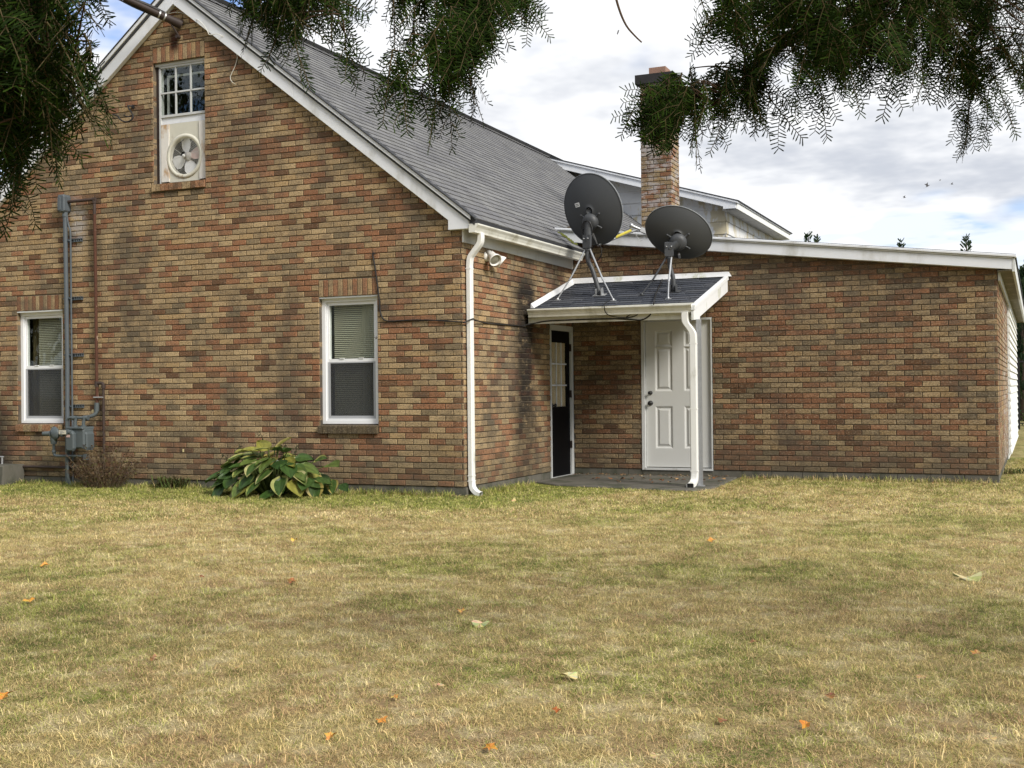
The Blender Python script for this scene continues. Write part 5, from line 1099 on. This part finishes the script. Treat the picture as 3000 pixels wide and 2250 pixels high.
# ================================================================== overhanging yews
def needle(mb, p, d, s, L, W, c):
    mb.idx([p - s * W * .6, p + s * W * .6, p + d * L * .82 + s * W * .9, p + d * L, p + d * L * .82 - s * W * .9], [(0, 1, 2, 3, 4)], c)
def make_spray(seed, L, nside):
    rnd = random.Random(seed); mb = MB(); nd = MB()
    main = smooth_path([Vector((0, 0, 0)), Vector((rnd.uniform(-.01, .02), rnd.uniform(-.015, .015), -L * .4)), Vector((rnd.uniform(-.03, .05), rnd.uniform(-.03, .03), -L))], 6)
    tw = [(main, .0022)]
    for i in range(nside):
        f = .08 + .72 * (i + .5) / nside; k_ = min(int(f * (len(main) - 1)), len(main) - 2); b0_ = main[k_]; sg = 1 if i % 2 else -1
        l_ = L * rnd.uniform(.30, .52) * (1.15 - .5 * f); dr = Vector((sg * rnd.uniform(.35, .8), rnd.uniform(-.35, .35), -rnd.uniform(.6, 1.0))).normalized()
        tw.append((smooth_path([b0_, b0_ + dr * l_ * .55, b0_ + dr * l_ + Vector((0, 0, -l_ * .18))], 4), .0014))
    GC = [(.011, .024, .002), (.016, .034, .003), (.008, .018, .002), (.028, .054, .005), (.013, .028, .003)]
    for path, r_ in tw:
        mb.tube(path, [r_ * (1 - .6 * j / (len(path) - 1)) for j in range(len(path))], 4, (.09, .07, .035), cap=False)
        tot = sum((path[j + 1] - path[j]).length for j in range(len(path) - 1)); n_ = max(6, int(tot / .0045))
        pv = Vector((rnd.uniform(-.3, .3), 1, rnd.uniform(-.3, .3)))
        for j in range(n_):
            f = (j + .5) / n_; k_ = min(int(f * (len(path) - 1)), len(path) - 2); g = f * (len(path) - 1) - k_; p_ = path[k_].lerp(path[k_ + 1], g); t_ = (path[k_ + 1] - path[k_]).normalized()
            s_ = t_.cross(pv).normalized(); o_ = s_ * (1 if j % 2 else -1); fan_ = rnd.uniform(.15, .5) + (1.1 * max(0, f - .88) / .12)
            d_ = (o_ + t_ * fan_ + pv * rnd.uniform(-.28, .28)).normalized(); w_ = d_.cross(pv).normalized()
            needle(nd, p_, d_, (w_ * .8 + pv.normalized() * rnd.uniform(-.4, .4)).normalized(), rnd.uniform(.024, .033) * (1 - .25 * f), .0019, rnd.choice(GC))
    mb.v += []; return mb, nd
SPR = []
for i in range(12):
    tw, nd = make_spray(100 + i, (.13, .16, .19, .22)[i % 4], (4, 5, 6, 7)[i % 4]); base_n = len(tw.v)
    for f, c_, sm_ in zip(nd.f, nd.c, nd.sm): tw.f.append(tuple(base_n + j for j in f)); tw.c.append(c_); tw.sm.append(False)
    tw.v += nd.v; SPR.append((tw.mesh('spray', 'needles'), (.13, .16, .19, .22)[i % 4]))
def inside(p, poly):
    x, y = p; r_ = False
    for i in range(len(poly)):
        (x0_, y0_), (x1_, y1_) = poly[i], poly[i - 1]
        if (y0_ > y) != (y1_ > y) and x < (x1_ - x0_) * (y - y0_) / (y1_ - y0_) + x0_: r_ = not r_
    return r_
def yew(label, base, regions, spines, tips, seed, crown_c):
    t = thing('yew_tree', label, 'tree', base, 'yew trees overhanging the view'); rnd = random.Random(seed); base = Vector(base)
    tr_ = MB(); top = base + Vector((.15, .1, 5.2)); tr_.tube(smooth_path([base - Vector((0, 0, .2)), base + Vector((.03, 0, .5)), base + Vector((-.05, .05, 2.4)), top], 5), [.21 - .11 * i / 15 for i in range(16)], 14); tr_.build('trunk', 'bark', t)
    S_ = []; lm = None
    for k_, sp in enumerate(spines):
        pts = [atd(x, y, Z) for x, y, Z in sp]
        st_ = base + Vector((0, 0, 2.9 + .25 * k_)); path = smooth_path([st_, st_.lerp(pts[0], .5) + Vector((0, 0, .35))] + pts, 5); n_ = len(path)
        mb = MB(); mb.tube(path, [max(.0035, .045 * (1 - i / (n_ - 1)) ** 1.6) for i in range(n_)], 7); lm = mb.build('limb', 'bark', t); S_ += path[6:]
    twg = MB(); cnt = 0
    def put(x, y, Z, tiltx, tilty, vi=None, sc=1.0):
        me, L = SPR[rnd.randrange(len(SPR)) if vi is None else vi]
        cen = atd(x, y, Z); rot = Matrix.Rotation(rnd.uniform(0, 6.28), 3, 'Z'); dn = (Vector((0, 0, -1)) + RT * tiltx + FW * tilty).normalized()
        rot = dn.to_track_quat('-Z', 'Y').to_matrix() @ rot; anchor = cen - dn * L * .5 * sc
        o = bpy.data.objects.new('spray', me); col.objects.link(o); o.rotation_euler = rot.to_euler(); o.scale = (sc,) * 3; place(o, anchor, t)
        near = min(S_, key=lambda q_: (q_ - anchor).length + (.06 if q_.z < anchor.z - .05 else 0))
        if (near - anchor).length < .6: mid = near.lerp(anchor, .55) + Vector((0, 0, .012)); twg.tube(smooth_path([near, mid, anchor], 4), [.0035 - .0018 * j / 8 for j in range(9)], 4, cap=False)
    for poly, n_, Z0, Z1, tx in regions:
        xs_ = [p[0] for p in poly]; ys_ = [p[1] for p in poly]; k_ = 0
        while k_ < n_:
            x, y = rnd.uniform(min(xs_), max(xs_)), rnd.uniform(min(ys_), max(ys_))
            if not inside((x, y), poly): continue
            put(x, y, rnd.uniform(Z0, Z1), tx + rnd.gauss(0, .45), rnd.gauss(0, .4), sc=rnd.uniform(.9, 1.3)); k_ += 1
    for (x, y, Z, tx) in tips: put(x, y, Z, tx, rnd.uniform(-.1, .1), sc=rnd.uniform(1.0, 1.25))
    tag(twg.build('twigs', 'twig', t), None, None, kind='stuff')
    # the rest of the crown, above and beside the view
    cr = MB(); cc_ = Vector(crown_c)
    for i in range(1700):
        v = Vector((rnd.gauss(0, 1), rnd.gauss(0, 1), rnd.gauss(0, 1))).normalized() * rnd.uniform(.35, 1) ** .5; p_ = cc_ + Vector((v.x * 1.5, v.y * 1.5, v.z * 1.9))
        x, y, z = proj(p_)
        if z > 0 and -150 < x < 3150 and -200 < y: continue
        d_ = Vector((v.x, v.y, -.8 + rnd.uniform(-.3, .3))).normalized(); s_ = d_.cross(Vector(Z3)).normalized(); c_ = rnd.choice([(.022, .045, .010), (.03, .06, .013), (.018, .036, .01)])
        for j in range(7): q_ = p_ + d_ * (.022 * j); o_ = s_ * (.055 if j % 2 else -.055) + d_ * .04; needle(cr, q_, o_.normalized(), d_, .075, .007, c_)
    tag(cr.build('crown', 'needles', t), None, None, kind='stuff')
    return t
LB = CAM + Vector((FW.x, FW.y, 0)) * 2.6 - CRT * 3.3; LB.z = GZ
RB = CAM + Vector((FW.x, FW.y, 0)) * 3.4 + CRT * 4.4; RB.z = GZ
yew('dark yew whose boughs hang over the upper left and top centre', LB,
    [([(-90, -90), (215, -90), (215, 40), (205, 130), (255, 215), (268, 300), (225, 350), (130, 365), (45, 450), (-90, 470)], 128, 2.55, 3.15, .15),
     ([(215, -70), (330, -70), (330, 10), (250, 20)], 4, 3.0, 3.3, .2),
     ([(720, -90), (1080, -90), (1060, 10), (950, 60), (880, 100), (790, 70), (725, 10)], 56, 3.5, 4.0, .0),
     ([(1080, -90), (1560, -90), (1530, 20), (1440, 40), (1300, 30), (1100, 10)], 40, 3.6, 4.0, .05),
     ([(1260, 60), (1440, 10), (1450, 90), (1400, 170), (1350, 250), (1290, 260), (1240, 170)], 38, 3.5, 3.9, -.05)],
    [[(-60, -120, 3.1), (60, 60, 3.0), (130, 220, 2.9), (190, 330, 2.85)], [(250, -250, 3.4), (700, -140, 3.7), (900, -30, 3.8), (1000, 40, 3.75)], [(900, -300, 3.7), (1250, -150, 3.8), (1420, 30, 3.75), (1330, 220, 3.7)]],
    [(870, 165, 3.6, .05), (745, 60, 3.7, -.2), (800, 135, 3.6, 0), (1010, 140, 3.8, .2), (1022, 190, 3.8, .12), (1150, 60, 3.7, 0), (1205, 130, 3.7, -.1), (1180, 210, 3.6, -.25), (1130, 255, 3.55, -.2), (1270, 320, 3.6, -.05), (1320, 330, 3.6, .05), (1240, 300, 3.6, -.15), (1385, 260, 3.65, .15), (1180, 290, 3.55, -.2), (1540, 20, 3.8, .3), (25, 520, 2.8, -.4), (60, 480, 2.8, -.3), (175, 400, 2.8, .1), (290, 290, 2.85, .5), (290, 230, 2.85, .6)], 5, LB + Vector((-.1, -.6, 3.9)))
yew('dark yew whose bough hangs over the upper right and the chimney', RB,
    [([(2120, 10), (2220, -90), (2420, -90), (2420, 190), (2330, 170), (2230, 180), (2150, 110)], 66, 3.7, 4.3, -.1),
     ([(2400, -90), (2760, -90), (2760, 190), (2640, 200), (2500, 200), (2400, 190)], 100, 3.6, 4.4, 0),
     ([(2740, -90), (3080, -90), (3080, 220), (2960, 240), (2850, 260), (2760, 190)], 66, 3.8, 4.5, .05),
     ([(1895, 312), (1985, 312), (1985, 350), (1940, 362), (1900, 350)], 26, 3.7, 4.0, -.5),
     ([(1990, 290), (2110, 260), (2230, 200), (2240, 270), (2120, 310), (2060, 350), (1990, 330)], 26, 3.7, 4.1, -.2)],
    [[(3150, -300, 4.1), (2700, -60, 4.0), (2420, 60, 4.0), (2230, 180, 3.95), (2060, 325, 3.9), (1900, 322, 3.85)], [(3200, -250, 4.3), (2950, -80, 4.3), (2860, 120, 4.3), (2850, 280, 4.3)], [(3000, -350, 4.0), (2600, -150, 4.0), (2550, 60, 3.95), (2520, 160, 3.95)]],
    [(2070, 85, 3.9, -.9), (2110, 60, 3.9, -.8), (1850, 310, 3.85, -1.3), (2205, 340, 3.8, .1), (2210, 300, 3.8, .1), (2265, 310, 3.9, .3), (2385, 290, 3.85, .0), (2360, 260, 3.85, 0), (2035, 385, 3.8, .0), (2120, 370, 3.85, .1), (2490, 240, 3.8, .05), (2600, 230, 3.8, -.05), (2840, 350, 4.1, .0), (2835, 400, 4.1, -.05), (2895, 360, 4.15, .08), (2700, 260, 4.0, -.05), (2790, 280, 4.1, -.1), (2925, 310, 4.1, .2), (2060, 10, 4.0, 0)], 9, RB + Vector((.5, -.2, 4.0)))
bt = MB(); pts = smooth_path([atd(x, y, 3.4) for x, y in ((1780, -160), (1800, -30), (1815, 30), (1835, 75), (1860, 105), (1880, 124))], 5); bt.tube(pts, [.0042 - .0020 * i / (len(pts) - 1) for i in range(len(pts))], 6); tag(bt.build('bare_twig', 'twig', None, pts[0]), 'thin bare curved twig dangling from the top edge', 'twig')

# ================================================================== beyond the annex
def conifer(label, c, H, Rr, seed, dense):
    c = Vector(c); t = thing('juniper_tree', label, 'tree', c, 'evergreens behind the annex'); rnd = random.Random(seed); mb = MB(); mb.tube([c - Vector((0, 0, .2)), c + Vector((0, 0, H * .98))], [H * .03, .01], 8); mb.build('trunk', 'bark', t); cr = MB()
    for i in range(dense):
        z = rnd.random() ** 1.25; a = rnd.uniform(0, 6.28); r_ = Rr * (1 - z) ** .8 * rnd.uniform(.25, 1.0); p_ = c + Vector((math.cos(a) * r_, math.sin(a) * r_, H * (.06 + .93 * z) + r_ * .35)); d_ = Vector((math.cos(a) * .7, math.sin(a) * .7, .8)).normalized(); s_ = d_.cross(Vector((rnd.uniform(-1, 1), rnd.uniform(-1, 1), .2))).normalized(); l_ = rnd.uniform(.14, .30) * (1 if dense > 1000 else .5)
        c_ = rnd.choice([(.035, .06, .03), (.05, .08, .035), (.028, .05, .028), (.065, .09, .045)]); 
        for q_ in range(3): e = p_ + d_ * (l_ * q_ * .3); cr.idx([e, e + d_ * l_ * .4 + s_ * l_ * .2, e + d_ * l_ * .6, e + d_ * l_ * .4 - s_ * l_ * .2], [(0, 1, 2, 3)], c_)
    cr.build('crown', 'tree_leaf', t)
def behind(x, ytop, Yd): p_ = ony(x, ytop, Yd); return Vector((p_.x, Yd, GZ)), p_.z - GZ
for x, ytop, Yd, Rr, lb in ((2368, 674, 24, .8, 'slim juniper tip left of its twin above annex roof'), (2393, 690, 24.6, .7, 'short juniper tip beside the slim one above annex roof'), (2640, 702, 27, .7, 'small lone evergreen tip above the middle of annex roof'), (2831, 690, 25, 1.0, 'taller feathery evergreen tip near the right end of annex roof')):
    c_, H = behind(x, ytop, Yd); conifer(lb, c_, H, Rr * .7, int(x), 900)
for x, ytop, Yd, Rr, lb in ((2992, 800, 31, 2.0, 'dark evergreen rising beyond the corner of the annex'), (3035, 760, 34, 2.4, 'second dark evergreen at the right edge beyond the annex')):
    c_, H = behind(x, ytop, Yd); conifer(lb, c_, H, Rr, int(x), 4200)
nb = thing('block_building', 'white painted block building beyond the annex at the right edge', 'building', (14.0, 36, GZ)); bx0 = ony(2975, 1000, 38).x
mb = MB(); mb.box((bx0, 38, GZ - .1), (bx0 + 14, 44, ony(2985, 968, 38).z)); bw = mb.build('wall', 'mortar', nb)
bm = MB(); bm.box((-.195, -.02, -.095), (.195, .02, .095)); bme = bm.mesh('block', 'block_white'); zt3 = ony(2985, 968, 38).z
for r_ in range(int((zt3 - GZ) / .2)):
    for c_ in range(5):
        o = bpy.data.objects.new('block', bme); col.objects.link(o); place(o, (bx0 + .2 + c_ * .4 + (.2 if r_ % 2 else 0), 37.99, GZ + .1 + r_ * .2), bw)
mb = MB(); mb.box((bx0 - .2, 37.8, zt3), (bx0 + 14.2, 44.2, zt3 + .12)); mb.build('roof_edge', 'white_trim', nb)
fg = onz(2983, 1258, GZ); fn = thing('iron_fence', 'black iron fence section with posts beyond the annex wall', 'fence', fg)
zt4 = ony(2983, 1048, fg.y).z - GZ
for i in range(2): p_ = fg + Vector((i * 2.0, i * .2, 0)); mb = MB(); mb.box((p_.x - .05, p_.y - .05, GZ - .1), (p_.x + .05, p_.y + .05, GZ + zt4)); mb.build('post', 'iron', fn)
for z in (.15, zt4 - .12): mb = MB(); mb.box((fg.x + .05, fg.y - .012 + .01, GZ + z), (fg.x + 1.95, fg.y + .012 + .01, GZ + z + .03)); mb.build('rail', 'iron', fn)
for i in range(14): x = fg.x + .17 + i * .125; mb = MB(); mb.box((x - .009, fg.y + .024, GZ + .05), (x + .009, fg.y + .042, GZ + zt4 - .05)); mb.build('picket', 'iron', fn)
hedge = thing('low_bush', 'low green bush behind the iron fence', 'shrub', fg + Vector((1.0, 3, 0)))
mb = MB(); rnd = random.Random(8)
for i in range(1500):
    v = Vector((rnd.gauss(0, .5), rnd.gauss(0, .4), abs(rnd.gauss(0, .42)))); p_ = fg + Vector((1.0, 3, 0)) + v; d_ = Vector((rnd.uniform(-1, 1), rnd.uniform(-1, 1), rnd.uniform(-.2, 1))).normalized(); s_ = d_.cross(Vector((.3, .5, 1))).normalized() * .035; mb.face([p_, p_ + d_ * .05 + s_, p_ + d_ * .1, p_ + d_ * .05 - s_], rnd.choice([(.05, .085, .025), (.07, .11, .03), (.04, .07, .02)]))
mb.build('foliage', 'tree_leaf', hedge)

# ================================================================== across the yard, behind the viewpoint (house and first two maples mirrored in the window panes)
def broadleaf(label, c, H, Rr, seed):
    c = Vector(c); t = thing('maple_tree', label, 'tree', c, 'trees across the yard'); rnd = random.Random(seed); mb = MB(); mb.tube([c - Vector((0, 0, .3)), c + Vector((.1, 0, H * .4)), c + Vector((0, .2, H * .8))], [.35, .25, .08], 10)
    for i in range(7): a = i * .9; b0_ = c + Vector((0, 0, H * (.25 + .06 * i))); mb.tube([b0_, b0_ + Vector((math.cos(a) * Rr * .35, math.sin(a) * Rr * .35, H * .12)), b0_ + Vector((math.cos(a) * Rr * .75, math.sin(a) * Rr * .75, H * .2))], [.12, .08, .03], 6)
    mb.build('trunk', 'bark', t); cr = MB(); blobs = [(Vector((rnd.gauss(0, .45) * Rr, rnd.gauss(0, .45) * Rr, H * rnd.uniform(.30, .92))), rnd.uniform(.28, .5) * Rr) for i in range(22)]
    for i in range(2600):
        b0_, r_ = rnd.choice(blobs); v = Vector((rnd.gauss(0, 1), rnd.gauss(0, 1), rnd.gauss(0, 1))).normalized() * r_ * rnd.random() ** .4; p_ = c + b0_ + v; d_ = Vector((rnd.uniform(-1, 1), rnd.uniform(-1, 1), rnd.uniform(-1, 1))).normalized(); s_ = d_.orthogonal().normalized() * .30; e = d_ * .48
        cr.face([p_ - e, p_ + s_, p_ + e, p_ - s_], rnd.choice([(.05, .08, .02), (.07, .10, .03), (.10, .10, .03), (.045, .07, .02)]))
    cr.build('crown', 'tree_leaf', t)
for i, (x, y, H, Rr) in enumerate(((-41, -30, 13, 5), (-31.5, -34, 19.5, 6.5), (-4, -33, 14, 5.5), (6, -30, 13, 5), (16, -32, 14, 5.5), (27, -30, 13, 5))):  # last four are unseen, added to keep low sky light off the porch
    broadleaf(('maple across the yard, mirrored in the left window', 'tall maple across the yard, mirrored in the attic window', 'unseen maple beside the clapboard house, added to block low sky light', 'unseen maple straight behind the viewpoint, added to block low sky light', 'second unseen maple behind the viewpoint, added to block low sky light', 'unseen maple furthest to the right, added to block low sky light')[i], (x, y, GZ), H, Rr, 60 + i)
nh = thing('clapboard_house', 'grey green clapboard house across the yard, mirrored in the middle window', 'house', (-17, -30, GZ))
mb = MB(); mb.box((-23, -36, GZ - .2), (-11, -27, 5.4)); wl = mb.build('wall', 'mat_clap', nh)
for i in range(28): mb = MB(); z = GZ + i * .2; mb.hexa([(-23, -27, z), (-11, -27, z), (-11, -26.965, z), (-23, -26.965, z), (-23, -27, z + .19), (-11, -27, z + .19), (-11, -26.99, z + .19), (-23, -26.99, z + .19)]); mb.build('siding_board', 'mat_clap', wl)
mb = MB(); mb.hexa([(-23.4, -36.4, 5.3), (-10.6, -36.4, 5.3), (-10.6, -26.5, 5.3), (-23.4, -26.5, 5.3), (-23.4, -31.6, 8.6), (-10.6, -31.6, 8.6), (-10.6, -31.4, 8.6), (-23.4, -31.4, 8.6)]); mb.build('roof', 'roof_deck', nh)
for x in (-20.5, -17, -13.5): mb = MB(); mb.box((x - .5, -26.962, 1.0), (x + .5, -26.94, 2.5)); wv = mb.build('window', 'room_dark', nh); mb = MB(); mb.box((x - .56, -26.96, .92), (x + .56, -26.93, .99)); mb.build('sill', 'white_trim', wv)

lt = MB(); rnd = random.Random(77)
for i in range(900):
    if i % 3 == 0: p_ = Vector((rnd.uniform(2.3, 5.5), YA - abs(rnd.gauss(0, .12)) - .02, GZ))
    elif i % 3 == 1: p_ = Vector((rnd.uniform(-1.6, .1), -abs(rnd.gauss(0, .10)) - .01, GZ))
    else: p_ = Vector((rnd.uniform(.05, 2.2), YA - .04 - abs(rnd.gauss(0, .16)), -.081))
    r_ = rnd.uniform(.008, .024); a0 = rnd.uniform(0, 6.28); d_ = Vector((math.cos(a0), math.sin(a0), rnd.uniform(0, .5))); s_ = Vector((-math.sin(a0), math.cos(a0), rnd.uniform(-.3, .3))) * (.25 if rnd.random() < .5 else .6); p_.z += rnd.uniform(.004, .02)
    lt.face([p_ - d_ * r_, p_ + s_ * r_, p_ + d_ * r_, p_ - s_ * r_], rnd.choice([(.20, .11, .05), (.30, .20, .10), (.14, .08, .04), (.38, .30, .18), (.24, .10, .04)]))
tag(lt.build('leaf_litter', 'dry_leaf'), 'fine brown leaf litter along the foot of the walls', 'leaf litter', kind='stuff')
# ================================================================== lawn grass
tcol = bpy.data.collections.new('grass_tufts'); fcol = bpy.data.collections.new('far_tufts'); gcol = bpy.data.collections.new('edge_tufts')
def tuft(seed, n, rad, hmin, hmax, w_, c, lean):
    rnd = random.Random(seed); mb = MB()
    for i in range(n):
        a = rnd.uniform(0, 6.28); r_ = rad * rnd.random() ** .5; b0_ = Vector((math.cos(a) * r_, math.sin(a) * r_, -.004)); l_ = rnd.uniform(hmin, hmax); th_ = rnd.uniform(0, 6.28); ln = rnd.uniform(*lean)
        d_ = Vector((math.cos(th_) * ln, math.sin(th_) * ln, 1)).normalized(); s_ = Vector((-math.sin(th_ + rnd.uniform(-.8, .8)), math.cos(th_), 0)) * w_ * rnd.uniform(.7, 1.2)
        m_ = b0_ + d_ * l_ * .55; e = m_ + (d_ + Vector((math.cos(th_), math.sin(th_), -.7)) * rnd.uniform(.2, .8)).normalized() * l_ * .5
        mb.idx([b0_ - s_, b0_ + s_, m_ + s_ * .8, m_ - s_ * .8, e], [(0, 1, 2, 3), (3, 2, 4)], (rnd.random(), rnd.random(), 0), True)
    o = bpy.data.objects.new('tuft', mb.mesh('tuft', 'grass')); c.objects.link(o)
for i in range(6): tuft(i, 78, .08, .012, .044, .0009, tcol, (.3, 4.0))
for i in range(5): tuft(20 + i, 48, .11, .018, .048, .0019, fcol, (.3, 3.2))
for i in range(4): tuft(40 + i, 30, .09, .05, .12, .0026, gcol, (.1, 1.0))
def scatter(name, faces, coll, density, seed, smin, smax, label):
    mb = MB()
    for f in faces: mb.face(f)
    o = mb.build(name, 'grass'); ng = bpy.data.node_groups.new(name, 'GeometryNodeTree')
    ng.interface.new_socket('Geometry', in_out='INPUT', socket_type='NodeSocketGeometry'); ng.interface.new_socket('Geometry', in_out='OUTPUT', socket_type='NodeSocketGeometry')
    nn = ng.nodes; gi = nn.new('NodeGroupInput'); go = nn.new('NodeGroupOutput'); dpf = nn.new('GeometryNodeDistributePointsOnFaces'); dpf.inputs['Density'].default_value = density; dpf.inputs['Seed'].default_value = seed
    ci = nn.new('GeometryNodeCollectionInfo'); ci.inputs['Collection'].default_value = coll; ci.inputs['Separate Children'].default_value = True; ci.inputs['Reset Children'].default_value = True
    ip = nn.new('GeometryNodeInstanceOnPoints'); ip.inputs['Pick Instance'].default_value = True
    rv = nn.new('FunctionNodeRandomValue'); rv.data_type = 'FLOAT_VECTOR'; rv.inputs[0].default_value = (-.12, -.12, 0); rv.inputs[1].default_value = (.12, .12, 6.283); rs = nn.new('FunctionNodeRandomValue'); rs.inputs[2].default_value = smin; rs.inputs[3].default_value = smax
    L = ng.links.new; L(gi.outputs[0], dpf.inputs[0]); L(dpf.outputs['Points'], ip.inputs['Points']); L(ci.outputs[0], ip.inputs['Instance']); L(rv.outputs[0], ip.inputs['Rotation']); L(rs.outputs[1], ip.inputs['Scale']); L(ip.outputs[0], go.inputs[0])
    md = o.modifiers.new('scatter', 'NODES'); md.node_group = ng; tag(o, label, 'grass', kind='stuff'); return o
def strips(d0, d1, step, margin, ncol=14):
    fs = []; d = d0
    cf = Vector((FW.x, FW.y, 0)).normalized()
    while d < d1 - 1e-6:
        e = min(d + step, d1); row = []; n_ = ncol
        for i in range(n_):
            q_ = []
            for (dd, u) in ((d, i / n_), (d, (i + 1) / n_), (e, (i + 1) / n_), (e, i / n_)):
                hw = dd * .4286 + margin; p_ = CAM + cf * dd + CRT * ((u * 2 - 1) * hw); q_.append(Vector((p_.x, p_.y, gh(p_.x, p_.y))))
            cen = (q_[0] + q_[2]) / 2
            lim = .0 if cen.x < 0 else (YA if cen.x < 5.5 else 99)
            if all(p.y > lim for p in q_): continue
            fs.append(q_)
        d = e
    return fs
def keep(f): return not (any((p.x < -.0 and p.y > -.02) or (0 <= p.x < 5.5 and p.y > YA - .02) or (0 <= p.x < 2.35 and p.y > 1.45) for p in f))
scatter('near_lawn', strips(3.2, 7.0, .25, .5), tcol, 420, 1, .8, 1.25, 'short dry and green lawn grass in the foreground')
fa = strips(7.0, 11.0, .25, .6); scatter('middle_lawn', fa, tcol, 330, 2, .9, 1.3, 'patchy yellow green lawn grass across the middle')
fb = [f for f in strips(11.0, 19.0, .1, .8, 110) if keep(f)]; scatter('far_lawn', fb, fcol, 210, 3, .8, 1.15, 'greener lawn grass towards the house')
eg = [[(-7.9 + i * .2, -.18, GZ), (-7.7 + i * .2, -.18, GZ), (-7.7 + i * .2, .02, GZ), (-7.9 + i * .2, .02, GZ)] for i in range(39)] + [[(.0, .1 + i * .2, GZ), (.16, .1 + i * .2, GZ), (.16, .3 + i * .2, GZ), (.0, .3 + i * .2, GZ)] for i in range(8)] + [[(2.4 + i * .2, YA - .14, GZ), (2.6 + i * .2, YA - .14, GZ), (2.6 + i * .2, YA, GZ), (2.4 + i * .2, YA, GZ)] for i in range(15)]
scatter('edge_grass', eg, gcol, 170, 4, .5, 1.1, 'longer unmown grass along the foot of the walls')
